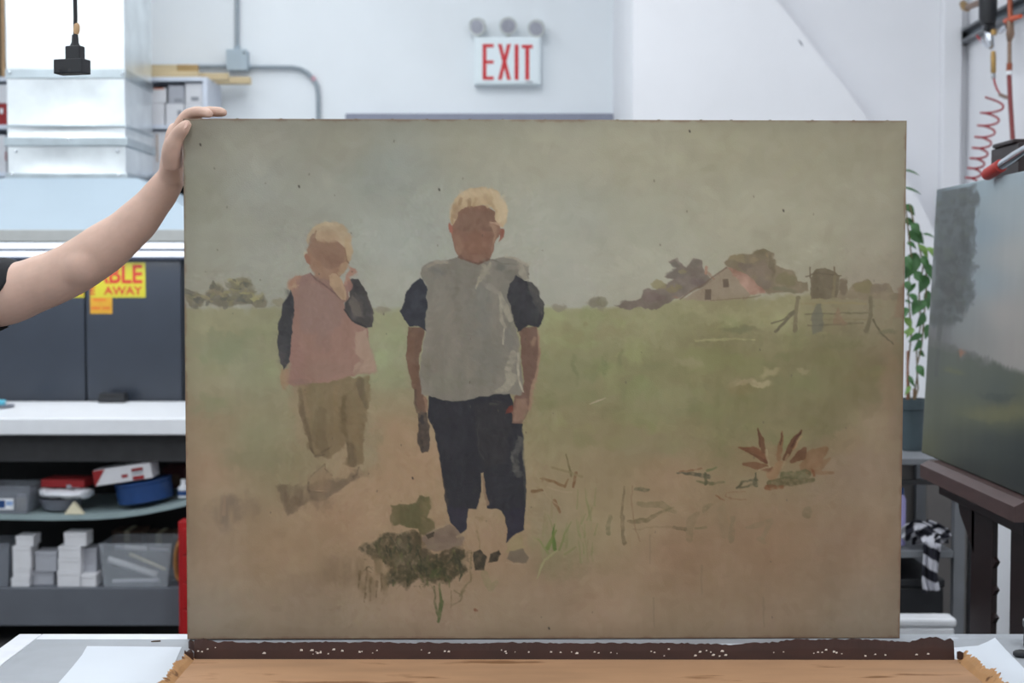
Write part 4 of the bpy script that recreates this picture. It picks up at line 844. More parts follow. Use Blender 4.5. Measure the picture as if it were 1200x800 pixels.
rng = random.Random(4)
mb = MB()
for i in range(90):
    t = rng.random(); b = (A0 + Vector((-.006, 0, 0))).lerp(A1, t); cl = .5 + .5 * math.sin(t * 61) * math.sin(t * 23 + 1)
    if rng.random() > cl + .2: continue
    k = rng.gauss(.0125, .003); s = rng.uniform(.0009, .0026)
    c = b + Vector((0, .18 * k - .0016, k))
    mb.prism([c + Vector((-s * rng.uniform(.5, 1.6), 0, -s * .5)), c + Vector((s * rng.uniform(.3, 1.2), 0, -s * .6)), c + Vector((s, 0, s * .4)), c + Vector((-s * .4, 0, s * .7))], (0, .0016, 0))
tag(mb.build('glue_flecks', m_fleck, bwall), kind='stuff')
for (x, y, s, sd) in [(228, 752, .010, 1), (221, 763, .007, 2), (1126, 765, .006, 3)]:
    c = PZ(x, y, TZ + .020); r = random.Random(sd); mb = MB()
    ring = [c + Vector((math.cos(a) * s * r.uniform(.6, 1.3), math.sin(a) * s * r.uniform(.5, 1.0), r.uniform(-.004, .006))) for a in [i * math.pi / 4 for i in range(8)]]
    mb.prism(ring, (0, 0, -.012)).build('torn_flap', m_kwall, ty)
# crumb on the table edge
c = PZ(183, 752, TZ)
tag(MB().prism([c + Vector((-.009, -.002, .0003)), c + Vector((.008, .002, .0003)), c + Vector((.007, .005, .0003)), c + Vector((-.004, .003, .0003))], (0, 0, .002)).build('paint_chip', m_oldwood), 'tiny dark paint chip on the white table edge', 'chip')
# round tin and black handle at the right
c = PZ(1216, 753, TZ); c.y = 2.60
t = thing('round_tin', 'round black tin with a grey metal rim at the end of the table', 'tin', c)
MB().lathe(c, [(.036, 0), (.038, .002), (.038, .036), (.036, .038)], 32).build('body', m_black, t, True)
MB().lathe(c + Vector((0, 0, .038)), [(.0385, 0), (.040, .002), (.040, .012), (.037, .014), (.034, .0125), (.034, .006), (.001, .006)], 32).build('rim', m_stain, t, True)
c = PZ(1187, 765, TZ + .007)
t = thing('hand_tool', 'black handled tool lying across the white paper at right', 'tool', (c.x, c.y, TZ))
d = Vector((.95, -.30, 0)).normalized()
MB().tube([c + d * s for s in (0, .004, .012, .03, .07, .11, .118)], [.003, .006, .0078, .0072, .0062, .007, .004], 14).build('handle', m_black, t, True)
MB().bbox(c.x + .105, c.x + .19, c.y - .055, c.y - .043, c.z - .002, c.z + .001, .0005).build('blade', m_chrome, t)
# ------------------------------------------------------------------ black triple socket hanging on its cord
YS = 3.0
c = P(88, 0, YS)
t = thing('extension_socket', 'black triple socket hanging on a cord in front of the metal duct', 'socket', (c.x, YS, P(88, 86, YS).z))
def w(px, py, dy=0): return P(px, py, YS + dy)
rz = Matrix.Rotation(math.radians(-16), 3, 'Z')
x0, x1, z0, z1 = px_rect(66, 70, 107, 87, YS)
MB().bbox(x0 - .001, x1 - .006, YS - .017, YS + .017, z0, z1, .002, rot=rz).build('socket_block', m_black, t)
x0, x1, z0, z1 = px_rect(78, 54, 98, 72, YS)
MB().bbox(x0, x1, YS - .011, YS + .011, z0, z1, .003, rot=rz).build('plug_body', m_black, t)
MB().tube([w(88, 56), w(88, 50), w(88, 41)], [(.013, .009), (.0075, .007), (.0065, .0065)], 16, flat=(0, 1, 0)).build('strain_relief', m_black, t, True)
for k in range(3):
    q = w(72 + k * 12.5, 83.5); q.y -= .0185 - (k - 1) * .004
    MB().lathe(q, [(.0035, 0), (.0035, .004)], 10, axis=(0, 1, 0)).build('socket_notch', m_dark, t)
MB().tube([w(88, 42), w(88.4, 20), w(88, 0), w(87.6, -40), w(87, -200), w(86.5, -420)] + [Vector((w(86, -420).x, YS, CEIL))], .0042, 10).build('cord', m_cord, t, True)
MB().tube([w(89, 40), w(89.6, 36), w(90, 30), w(89, 28)], [.0052, .0068, .0066, .005], 10).build('tape_wrap', m_tape, t, True)

# ------------------------------------------------------------------ galvanised duct and fume hood
YD = 6.75
x0, x1 = P(8, 100, YD).x, P(146, 100, YD).x
zf = lambda y: P(80, y, YD).z
DB = 7.26
t = thing('exhaust_duct', 'square galvanised steel duct rising from the hood to the ceiling', 'duct', ((x0 + x1) / 2, 7.0, zf(207)))
secs = [(207, 171), (161, 147), (147, 92), (81, -80), (-80, -400)]
for (a, b) in secs:
    zb = min(CEIL, zf(b)); g = .003
    mb = MB()                           # each section has a slightly dished front sheet
    nx, nz = 8, 6; za, zc = zf(a) + .001, zb - .001
    grid = [[Vector((x0 + (x1 - x0) * i / nx, YD + .006 * math.sin(math.pi * i / nx) * math.sin(math.pi * j / nz), za + (zc - za) * j / nz)) for i in range(nx + 1)] for j in range(nz + 1)]
    vs = [v for r in grid for v in r]; fs = [(j * (nx + 1) + i, j * (nx + 1) + i + 1, (j + 1) * (nx + 1) + i + 1, (j + 1) * (nx + 1) + i) for j in range(nz) for i in range(nx)]
    n = len(vs); vs += [Vector((x0, DB, za)), Vector((x1, DB, za)), Vector((x1, DB, zc)), Vector((x0, DB, zc))]
    top = nz * (nx + 1)
    fs += [(n, n + 3, n + 2, n + 1), (0, top, n + 3, n), (nx, n + 1, n + 2, top + nx), tuple(list(range(0, nx + 1)) + [n + 1, n]), tuple(list(range(top + nx, top - 1, -1)) + [n + 3, n + 2])]
    mb.raw(vs, fs).build('duct_section', m_galv, t, True)
for (a, b, pr) in [(92, 81, .006), (171, 161, .014), (149, 146, .006), (209, 203, .012), (-78, -84, .008)]:
    za, zb = zf(a), zf(b)
    MB().bbox(x0 - pr, x1 + pr, YD - pr, DB + pr, za, zb, .002).build('joint_flange', m_galv2, t)
for (px, py) in [(18, 177), (80, 164), (137, 177), (11, 85), (143, 87), (14, 204), (139, 205)]:
    MB().lathe(P(px, py, YD - .013), [(.0075, .004), (.006, -.001), (.002, -.003)], 10, axis=(0, 1, 0)).build('screw', m_chrome, t, True)
HZ1 = zf(209)
HF = 6.45
hz0, hz1 = P(100, 283, HF).z, P(100, 270, HF).z
hx1 = P(262, 270, HF).x; hx0 = -3.0
t = thing('fume_hood', 'pale blue sloping fume hood canopy under the metal duct', 'hood', ((hx0 + hx1) / 2, 6.9, hz0))
tx0_, tx1_ = x0 - .05, x1 + .06
v = [Vector((hx0, HF, hz1)), Vector((hx1, HF, hz1)), Vector((hx1, 7.30, hz1)), Vector((hx0, 7.30, hz1)), Vector((tx0_, YD - .02, HZ1)), Vector((tx1_, YD - .02, HZ1)), Vector((tx1_, 7.30, HZ1)), Vector((tx0_, 7.30, HZ1))]
MB().raw(v, [(0, 1, 5, 4), (1, 2, 6, 5), (2, 3, 7, 6), (3, 0, 4, 7), (4, 5, 6, 7), (0, 3, 2, 1)]).build('canopy', m_hood, t)
MB().bbox(hx0, hx1, HF - .006, HF + .03, hz0, hz1 + .004, .003).build('front_lip', m_hoodlip, t)
MB().bbox(hx1 - .03, hx1, HF + .03, 7.30, hz0, hz1, .003).build('side_lip', m_hoodlip, t)
# two LED bars under the hood
for (ya, yb, Y, lab) in [(284.5, 291, 6.60, 'glowing white light bar under the front lip of the hood'), (294, 300.5, 6.84, 'glowing white light bar along the top of the grey cabinet')]:
    za, zb = P(0, yb, Y).z, P(0, ya, Y).z
    t = thing('light_bar', lab, 'light', ((-2.9 + hx1) / 2, Y, za), 'light bars under the hood')
    MB().bbox(-2.9, hx1 - .04, Y + .004, Y + .03, za - .012, zb + .003, .002).build('housing', m_hoodlip, t)
    MB().bbox(-2.9, hx1 - .045, Y - .004, Y + .004, za, zb, .002).build('diffuser', m_led, t)
    mb = MB(); n = 96
    for i in range(n):
        x = -2.88 + (hx1 - .06 + 2.88) * i / (n - 1)
        mb.bbox(x - .0045, x + .0045, Y - .005, Y + .004, za - .013, za - .001, .001)
    tag(mb.build('bead_row', m_ledbead, t), kind='stuff')
    la = area('light_bar_light', ((-2.9 + hx1) / 2, Y - .01, za - .02), (0, 0, 0), 1.4, .03, LEDW, (.93, .97, 1)); la.parent = t; la.matrix_parent_inverse = Matrix.Translation(-Vector(t.location))

# ------------------------------------------------------------------ grey steel cabinet behind the bench
YC = 6.95
cx1 = P(214, 400, YC).x; cs = P(101, 400, YC).x; cx0 = cs - (cx1 - cs) - .02
cz1 = P(100, 301, YC).z
t = thing('steel_cabinet', 'dark blue grey steel cabinet with yellow warning labels behind the white bench', 'cabinet', ((cx0 + cx1) / 2, 7.1, 0))
MB().bbox(cx0, cx1 + .004, YC + .012, 7.30, 0, cz1, .004).build('body', m_cabdk, t)
MB().bbox(cx0, cs - .004, YC - .01, YC + .012, .06, cz1 - .01, .004).build('door', m_cab, t)
MB().bbox(cs + .004, cx1 - .004, YC - .01, YC + .012, .06, cz1 - .01, .004).build('door', m_cab, t)
def label(x0, y0, x1, y1, mat, words, name='warning_label'):
    a0, a1, b0, b1 = px_rect(x0, y0, x1, y1, YC - .012)
    o = MB().box(a0, a1, YC - .0115, YC - .0098, b0, b1).build(name, mat, t)
    for (s, wx0, wy0, wx1, wy1, mt, bold) in words:
        a0, a1, b0, b1 = px_rect(wx0, wy0, wx1, wy1, YC - .012)
        if not s: MB().box(a0, a1, YC - .0121, YC - .0116, b0, b1).build('printed_line', mt, o); continue
        lettering('lettering', s, a0, a1, YC - .0121, b0, b1, mt, o, bold)
label(105, 307.5, 170.5, 348.5, m_yel, [('ABLE', 108, 310, 167, 332, m_red, .025), ('AWAY', 121.5, 335.5, 167, 345.5, m_red, .025), ('E', 105.8, 335.5, 111.5, 345.5, m_red, .025)])
label(105.5, 348.6, 131.5, 367.5, m_org, [('', 109, 349.8, 124, 352.5, m_redor, 0), ('', 106.5, 359.5, 118, 362.3, m_redor, 0), ('', 119.5, 359.5, 129, 362.3, m_redor, 0)])
label(28, 307.5, 98.5, 348.5, m_yel, [('FLAMM', 32, 310, 97, 332, m_red, .025), ('KEEP FIR', 32, 335.5, 98, 345.5, m_red, .025)])

# ------------------------------------------------------------------ white bench
BF, BB = 6.05, 6.90
bz = P(100, 490, BF).z; bx0, bx1 = -3.3, -.95
t = thing('workbench', 'white topped workbench with dark open shelves below', 'workbench', ((bx0 + bx1) / 2, 6.5, 0))
MB().bbox(bx0, bx1, BF, BB, bz - .072, bz, .006).build('benchtop', m_white, t)
MB().box(bx0 + .03, bx1 - .03, BF + .08, BF + .11, P(0, 540, BF + .1).z, bz - .073).build('apron', m_dark, t)
MB().box(bx0 + .03, bx1 - .03, BB - .05, BB - .03, .06, bz - .073).build('back_panel', m_vdark, t)
for lx in (bx0 + .03, -2.35, bx1 - .09):
    for ly in (BF + .12, BB - .12):
        if lx == -2.35: continue
        MB().bbox(lx, lx + .06, ly, ly + .06, 0, bz - .073, .003).build('leg', m_vdark, t)
sf = BF + .05
lz0, lz1 = P(0, 733, sf).z, P(0, 689, sf).z
m_lshelf = M('scuffed_grey_shelf', (96, 100, 108), .5, var=.06, scale=8, spots=((52, 54, 58), 14, .70))
MB().bbox(bx0 + .04, -1.36, sf, sf + .02, lz0, lz1, .003).build('shelf_front_board', m_lshelf, t)
MB().box(bx0 + .04, -1.36, sf + .02, BB - .06, lz1 - .02, lz1 - .001).build('lower_shelf', m_lshelf, t)
edge = [(-120, 603), (0, 603), (60, 604), (110, 603), (140, 601), (170, 597), (200, 591), (225, 585)]
ep = [P(x, y, sf) for (x, y) in edge]
prof = ep + [p - Vector((0, 0, .021)) for p in reversed(ep)]
MB().prism(prof, (0, .62, 0)).build('upper_shelf', m_shelfedge, t)
uz = lambda px: next((ep[i].z + (ep[i + 1].z - ep[i].z) * (px - edge[i][0]) / (edge[i + 1][0] - edge[i][0]) for i in range(len(edge) - 1) if edge[i][0] <= px <= edge[i + 1][0]), ep[0].z)
MB().tube([Vector((ep[-1].x + .02, sf + .08, ep[-1].z + .03)), Vector((ep[-1].x + .02, sf + .08, ep[-1].z - .2)), Vector((ep[-1].x + .01, sf + .1, lz1))], .012, 10).build('shelf_support', m_greymetal, t, True)
# small things on the benchtop
c = P(-6, 471, 6.55); c.z = bz
d = thing('round_dish', 'flat grey dish holding a cyan piece on the white bench', 'dish', c)
MB().lathe(c, [(.05, 0), (.085, .006), (.088, .012), (.082, .012), (.05, .006), (.001, .006)], 28).build('dish', m_greyplastic, d, True)
tag(MB().bbox(c.x - .06, c.x + .045, c.y - .02, c.y + .02, c.z + .013, c.z + .036, .004).build('plastic_block', m_cyan), 'cyan plastic block resting in the grey dish', 'block')
x0, x1, z0, z1 = px_rect(116, 460, 147, 470, 6.82)
d = thing('black_case', 'small black case standing on the bench against the cabinet', 'case', ((x0 + x1) / 2, 6.84, bz))
MB().bbox(x0, x1, 6.80, 6.88, bz, bz + (z1 - z0) - .008, .004).build('body', m_black, d)
MB().bbox(x0 + .002, x1 - .002, 6.802, 6.878, bz + (z1 - z0) - .0075, bz + (z1 - z0) + .004, .004).build('lid', m_black, d)

# ---- white cartons and bins on the lower shelf
def carton(px0, py0, px1, py1, lab, mat=None, Y=None, depth=.10, on=None, lid=True):
    Y = Y or sf + .03; mat = mat or m_carton
    x0, x1, z0, z1 = px_rect(px0, py0, px1, py1, Y)
    if on is not None: z0 = on
    c = thing('carton', lab, 'box', ((x0 + x1) / 2, Y + depth / 2, z0), 'small white cartons on the lower shelf')
    zl = z1 - min(.018, (z1 - z0) * .3)
    MB().bbox(x0, x1, Y, Y + depth, z0, zl - .0008, .0012).build('body', mat, c)
    MB().bbox(x0 - .001, x1 + .001, Y - .001, Y + depth + .001, zl, z1, .0012).build('lid', mat, c)
    return z1 + .0004
e = .0004
z = carton(13, 677, 34, 689, 'lowest carton of the narrow four high stack', on=lz1)
z = carton(15, 666, 35, 676, 'thin carton second from the bottom of the narrow stack', on=z)
z = carton(14.5, 640, 36, 665, 'tallest carton in the narrow four high stack', on=z)
z = carton(18.5, 628, 39, 640, 'top carton of the narrow stack, set to one side', on=z)
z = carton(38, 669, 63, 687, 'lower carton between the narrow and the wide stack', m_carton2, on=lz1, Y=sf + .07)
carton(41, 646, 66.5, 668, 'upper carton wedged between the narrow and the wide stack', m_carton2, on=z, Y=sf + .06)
z = carton(67, 669, 94, 687, 'bottom carton of the wide white stack', on=lz1)
z = carton(68, 654, 94.5, 668, 'carton second from the bottom of the wide white stack', on=z)
z = carton(68.5, 640, 94.5, 653, 'carton second from the top of the wide white stack', on=z)
z = carton(75, 624, 101, 639, 'top carton of the wide stack, jutting towards the bin', on=z)
z = carton(95, 673, 112.5, 687, 'low white carton beside the wide stack and clear bin', on=lz1)
z = carton(96, 656, 113, 671.5, 'shaded carton on the low carton beside the bin', m_carton2, on=z, Y=sf + .08)  # greyer material puts shade into the colour of this carton and the next
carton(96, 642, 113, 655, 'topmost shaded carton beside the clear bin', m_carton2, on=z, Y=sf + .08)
def tub(name, lab, q, depth, mat, grp=None, Y=None, th=.004, on=None):
    """open bin: q = top-left, top-right, bottom-right, bottom-left in the survey"""
    Y = Y or sf + .03
    a, b, c_, d_ = [P(x, y, Y) for (x, y) in q]
    if on is not None: c_.z = d_.z = on
    base = min(c_.z, d_.z)
    t_ = thing(name, lab, 'bin', ((a.x + b.x) / 2, Y + depth / 2, base), grp)
    f = Vector((0, depth, 0)); i1 = Vector((0, .02, 0))
    MB().prism([a, b, c_, d_], (0, th, 0)).build('front_side', mat, t_)
    MB().prism([a + f, b + f, c_ + f - i1, d_ + f - i1], (0, th, 0)).build('back_side', mat, t_)
    MB().prism([a + Vector((0, th, 0)), a + f, d_ + f - i1, d_ + Vector((0, th, 0))], (th, 0, 0)).build('end_side', mat, t_)
    MB().prism([b + Vector((0, th, 0)), b + f, c_ + f - i1, c_ + Vector((0, th, 0))], (-th, 0, 0)).build('end_side', mat, t_)
    MB().prism([d_ + Vector((th, th, 0)), c_ + Vector((-th, th, 0)), c_ + f - i1 + Vector((-th, 0, 0)), d_ + f - i1 + Vector((th, 0, 0))], (0, 0, .003)).build('bottom', mat, t_)
    mb = MB(); r = .005
    mb.tube([a, b, b + f, a + f], r, 8, closed=True); mb.build('rim', mat, t_, True)
    return t_
lzpx = 688
tub('plastic_bin', 'smoky plastic bin left of the narrow carton stack', [(-45, 638), (10.5, 638), (9, lzpx), (-42, lzpx)], .2, m_clear2, on=lz1 + .0006)
tub('plastic_bin', 'clear plastic bin holding rolled papers beside the red cabinet', [(116, 638), (201, 638), (196, lzpx), (122, lzpx)], .24, m_clear, on=lz1 + .0006)
def rod(x0, y0, x1, y1, r, mat, lab, Y, Y2=None):
    a = P(x0, y0, Y); b = P(x1, y1, Y2 or Y)
    d = (b - a).normalized()
    o = thing('paper_roll', lab, 'paper roll', (a.x, a.y, min(a.z, b.z)), 'rolls in the clear bin')
    MB().tube([a, b], r, 12, cap=False).build('sheet', mat, o, True)
    MB().tube([a + d * .003, b - d * .003], r * .55, 10).build('core', m_carton2, o, True)
rod(127, 655, 184, 673, .015, m_carton, 'thick pale paper roll slanting through the clear bin', sf + .10)
rod(152, 649, 194, 667, .007, m_cream, 'thin cream paper roll on top of the slanting roll', sf + .075)
rod(132, 681, 187, 680, .011, m_carton2, 'grey paper roll lying along the bottom of the bin', sf + .07)
rod(135, 641, 145, 642, .009, m_carton2, 'short grey roll at the back of the bin', sf + .17)
rod(146, 641, 172, 643, .010, m_carton, 'bright white roll along the back of the bin', sf + .17)
rod(175, 643, 198, 644, .009, m_carton2, 'dull white roll by the end of the bin', sf + .17)
for (a0, b0, a1, lab) in [(131, 622, 167, 'brown cardboard box behind the clear bin'), (170, 625, 202, 'lower brown cardboard box behind the bin')]:
    x0, x1, z0, z1 = px_rect(a0, b0, a1, 660, sf + .42)
    b = thing('cardboard_box', lab, 'box', ((x0 + x1) / 2, sf + .48, lz1))
    MB().bbox(x0, x1, sf + .42, sf + .56, lz1, z1, .002).build('body', m_brownbox, b)
    MB().box((x0 + x1) / 2 - .012, (x0 + x1) / 2 + .012, sf + .419, sf + .561, z1 - .05, z1 + .0006).build('tape', m_cream, b)
c = P(211, 667, sf + .05)
rp = thing('rope_coil', 'orange brown rope coil standing between the bin and red cabinet', 'rope', (c.x, sf + .06, lz1))
for k in range(3):
    mb = MB(); pts = [Vector((c.x + math.sin(a) * (.016 + .003 * k), sf + .03 + .02 * k, lz1 + .106 + math.cos(a) * (.076 + .006 * k))) for a in [i * 2 * math.pi / 28 for i in range(28)]]
    mb.tube(pts, .009, 8, closed=True).build('turn', M('rope_orange', (150, 104, 56), .8, var=.2, scale=60), rp, True)

# ---- things on the upper shelf
def cz(px): return uz(px) + .0008
t = tub('plastic_bin', 'clear plastic bin with a blue label on the upper shelf', [(-20, 571), (35, 571), (32, 601.5), (-17, 601.5)], .2, m_clear2, Y=sf + .02, on=max(uz(-17), uz(32)) + .001)
x0, x1, z0, z1 = px_rect(-4, 584, 16, 597, sf + .018)
lb = MB().box(x0, x1, sf + .0165, sf + .0195, z0, z1).build('paper_label', m_white, t)
x0, x1, z0, z1 = px_rect(-2, 586, 6, 595, sf + .016); MB().box(x0, x1, sf + .0155, sf + .0164, z0, z1).build('blue_print', m_tub, lb)
x0, x1, z0, z1 = px_rect(7, 587, 15, 592, sf + .016); MB().box(x0, x1, sf + .0155, sf + .0164, z0, z1).build('blue_print', M('pale_blue_print', (150, 178, 220), .6), lb)
c = P(25, 594, sf + .1)
j = thing('glass_jar', 'small pale jar inside the clear bin on the upper shelf', 'jar', (c.x, sf + .1, cz(25) + .005))
MB().lathe((c.x, sf + .1, cz(25) + .005), [(.022, 0), (.024, .004), (.024, .05), (.018, .058)], 18).build('glass', M('pale_jar', (188, 184, 172), .3), j, True)
MB().lathe((c.x, sf + .1, cz(25) + .0635), [(.02, 0), (.02, .012)], 18).build('lid', m_carton2, j, True)
c = P(72, 600, sf + .14); cb = Vector((c.x, sf + .14, cz(72)))
bo = tag(MB().lathe(cb, [(.055, 0), (.078, .01), (.092, .045), (.095, .058), (.091, .058), (.086, .045), (.07, .014), (.001, .008)], 28).build('bowl', M('smoky_bowl', (112, 114, 124), .3, var=.1), None, True), 'round smoky plastic bowl under the folded white bag', 'bowl')
x0, x1, z0, z1 = px_rect(44, 572, 103, 585, sf + .08)
mb = MB(); n = 22; prof = []
rg = random.Random(2)
pts = []; rad = []
for i in range(n):
    u = i / (n - 1); pts.append(Vector((x0 + (x1 - x0) * u, sf + .10 + .01 * math.sin(u * 9), cb.z + .0815 - .004 * u + .002 * math.sin(u * 17)))); rad.append((.055 * (1 if 0 < i < n - 1 else .6) + rg.uniform(-.004, .004), (.0205 + rg.uniform(-.002, .002)) * (1 if 0 < i < n - 1 else .55)))
tag(mb.tube(pts, rad, 16, flat=(0, 0, 1)).build('plastic_bag', m_bag, None, True), 'folded white plastic bag lying on the smoky bowl', 'bag')
x0, x1, z0, z1 = px_rect(53, 566, 105, 575, sf + .14)
rb = thing('flat_box', 'flat red box with grey print on the folded white bag', 'box', ((x0 + x1) / 2, sf + .16, cb.z + .107))
rr = Matrix.Rotation(math.radians(-4), 3, 'Z')
MB().bbox(x0, x1, sf + .09, sf + .24, cb.z + .107, cb.z + .107 + (z1 - z0), .002, rot=rr).build('body', m_redbox, rb)
q = P(86, 570, sf + .088); MB().box(q.x - .03, q.x + .03, sf + .0875, sf + .0895, q.z - .008, q.z + .008).build('printed_panel', m_cartmark, rb)
a_, b_, c_ = P(75, 602, sf + .01), P(86, 588, sf + .03), P(98, 602, sf + .01)
zz = max(cz(75), cz(98)) + .001; a_.z = c_.z = zz
tag(MB().prism([a_, c_, b_], (0, .025, 0)).build('folded_card', m_cream), 'cream folded card standing like a tent at the shelf edge', 'card')
# blue tub and the white and red box on it
c = P(171, 597, sf + .14); cb2 = Vector((c.x, sf + .15, cz(172) + .004))
bt = thing('blue_tub', 'shallow round blue tub on the upper shelf', 'tub', cb2)
prof = [(.112, 0), (.12, .004), (.122, .075), (.118, .08)]
rt = Matrix.Rotation(math.radians(-8.5), 3, 'Y')
ax = rt @ Vector((0, 0, 1))
MB().lathe(cb2 + Vector((0, 0, .012)), prof, 36, axis=ax).build('body', m_tub, bt, True)
MB().lathe(cb2 + Vector((0, 0, .012)) + ax * .0805, [(.1235, 0), (.1235, .009), (.118, .011)], 36, axis=ax).build('lid', m_tub, bt, True)
base = cb2 + Vector((0, 0, .012)) + ax * .093
x0, x1 = P(123, 570, sf + .06).x, P(191, 570, sf + .06).x
rb2 = Matrix.Rotation(math.radians(-8.5), 3, 'Y'); cc = Vector((base.x - .055, sf + .10, base.z))
bxh = .072
wbx = thing('product_box', 'white box with red print lying tilted on the blue tub', 'box', cc)
hw = (x1 - x0) / 2
MB().bbox(cc.x - hw, cc.x + hw, cc.y - .06, cc.y + .07, cc.z + .0035, cc.z + bxh, .002, rot=rb2, at=cc).build('carton', m_carton, wbx)
def onface(u0, u1, h0, h1, mat, name, cut=0):
    pts = [Vector((cc.x + u0, cc.y - .0612, cc.z + h0)), Vector((cc.x + u1, cc.y - .0612, cc.z + h0)), Vector((cc.x + u1 + cut, cc.y - .0612, cc.z + h1)), Vector((cc.x + u0, cc.y - .0612, cc.z + h1))]
    MB().prism([rb2 @ (p - cc) + cc for p in pts], (0, .0012, 0)).build(name, mat, wbx)
onface(-hw, -hw + .004, .004, bxh - .001, m_redbox, 'red_end_print', .05)
onface(hw - .085, hw - .035, bxh - .03, bxh - .016, m_redbox, 'red_print'); onface(hw - .085, hw - .035, .006, .022, m_redbox, 'red_print'); onface(hw - .085, hw - .035, .03, .036, m_cartmark, 'grey_print'); onface(hw - .085, hw - .035, .041, .046, m_cartmark, 'grey_print'); onface(-.005, .022, .022, .036, m_redbox, 'red_print')
c = P(214, 590, sf + .06)
bz_ = cz(214)
bt = thing('white_bottle', 'white plastic bottle with a blue label at the shelf end', 'bottle', (c.x, sf + .08, bz_))
MB().lathe((c.x, sf + .08, bz_), [(.022, .006), (.024, .010), (.024, .05), (.012, .062)], 20).build('body', m_bag, bt, True)
MB().lathe((c.x, sf + .08, bz_ + .062), [(.012, 0), (.012, .022), (.009, .024)], 16).build('cap', m_white, bt, True)
MB().lathe((c.x, sf + .08, bz_ + .016), [(.0246, 0), (.0246, .022)], 20).build('label_band', m_tub, bt, True)
x0, x1, z0, z1 = px_rect(190, 548, 216, 592, sf + .40)
db = thing('binder_box', 'dark red box file standing at the back of the upper shelf', 'box', ((x0 + x1) / 2, sf + .45, uz(200)))
MB().bbox(x0, x1, sf + .40, sf + .55, uz(216) + .001, z1, .003).build('body', M('dark_red_card', (70, 22, 26), .6), db)
MB().box(x0 + .02, x1 - .02, sf + .3985, sf + .40, z1 - .08, z1 - .03).build('spine_label', m_brownbox, db)
# red cabinet at the end of the bench
x0 = P(209.5, 700, 5.95).x; z1 = P(212, 611, 5.95).z
rc = thing('tool_cabinet', 'narrow red enamelled tool cabinet at the end of the white bench', 'cabinet', (x0 + .2, 6.2, 0))
MB().bbox(x0, x0 + .42, 5.95, 6.04, .05, z1, .004).build('body', m_redsteel, rc)
for k in range(4):
    zz = .08 + k * (z1 - .1) / 4
    d = MB().bbox(x0 + .02, x0 + .40, 5.94, 5.949, zz, zz + (z1 - .1) / 4 - .01, .002).build('drawer', m_redsteel, rc)
    MB().bbox(x0 + .12, x0 + .30, 5.925, 5.939, zz + .06, zz + .075, .002).build('pull', m_chrome, d)
for fx in (x0 + .02, x0 + .36):
    MB().box(fx, fx + .04, 5.96, 6.03, 0, .05).build('foot', m_black, rc)

# ------------------------------------------------------------------ tall white shelf against the back wall, its cartons and planks
SF, SB = 7.35, 7.70
sx1 = P(243, 120, SF).x; sx0 = -3.25
yz = lambda y: P(200, y, SF).z
st_ = yz(90)
t = thing('wall_shelf', 'tall white shelf unit with cartons standing behind the metal duct', 'shelf', ((sx0 + sx1) / 2, 7.5, 0))
m_shelf = M('white_shelf_board', (214, 220, 232), .5, var=.02)
MB().bbox(sx1 - .024, sx1, SF, SB, 0, st_, .002).build('side_panel', m_shelf, t); MB().bbox(sx0, sx0 + .024, SF, SB, 0, st_, .002).build('side_panel', m_shelf, t)
tops = []
for (ya, yb) in [(90, 95), (146, 151), (202, 207), (258, 263), (314, 319)]:
    MB().bbox(sx0 + .0245, sx1 - .0245, SF, SB - .012, yz(yb), yz(ya), .002).build('shelf_board', m_shelf, t); tops.append(yz(ya))
MB().box(sx0 + .0245, sx1 - .0245, SB - .011, SB, .02, st_ - .001).build('back_panel', m_vdark, t)  # near-black panel puts the shade between the boards into the colour
def scarton(px0, py0, px1, py1, floor, lab, mark=None, mat=None, inset=.02, depth=.2, cat='box'):
    Y = SF + inset; x0, x1, z0, z1 = px_rect(px0, py0, px1, py1, Y); z0 = floor
    c = thing('shelf_carton', lab, cat, ((x0 + x1) / 2, Y + depth / 2, z0), 'cartons on the tall white shelf')
    MB().bbox(x0, x1, Y, Y + depth, z0, z1, .003).build('body', mat or m_carton, c)
    if mark:
        a0, a1, b0, b1 = px_rect(*mark[:4], Y)
        MB().box(a0, a1, Y - .0012, Y + .0004, b0, b1).build('printed_mark', mark[4], c)
    return z1 + .0005
f1 = tops[1] + .0006; f2 = tops[2] + .0006
z = scarton(176, 121, 192.5, 146, f1, 'lower white carton beside the duct on the shelf')
scarton(176, 103, 194.5, 121, z, 'upper white carton beside the duct on the shelf', (180, 103.2, 192, 104.6, m_redor))
z = scarton(194, 121.5, 215.5, 146, f1, 'white carton with a grey stamp, under the grey carton', (208, 129, 213, 136, m_cartmark))
scarton(197, 100, 216, 121, z, 'grey carton with a dark stamp on the top shelf', (204, 115.5, 214, 120, m_cartmark), m_carton2)
z = scarton(216.5, 121.5, 238.5, 146, f1, 'white carton at the open end of the shelf, bottom row')
scarton(217, 97.5, 238, 121, z, 'white carton with a small stamp at the shelf end, top row', (224, 113.5, 233, 118, m_cartmark))
scarton(176, 154, 201, 202, f2, 'large white carton with a tan stripe below the shelf', (183, 157, 185.5, 190, M('tan_stripe', (196, 176, 160), .6)))
scarton(202, 156, 236, 202, f2, 'wide white carton on the second shelf, behind the hand')
z = scarton(-30, 121, 8.5, 146, f1, 'red box with white lettering left of the duct', (0, 127, 3.5, 133, m_white), m_redbox)
scarton(-28, 99, 8.2, 121, z, 'white carton on top of the red box')
scarton(-30, 158, 7.5, 202, f2, 'white carton with a dark red edge on the second shelf', (6, 178, 7.5, 188, m_redbox))
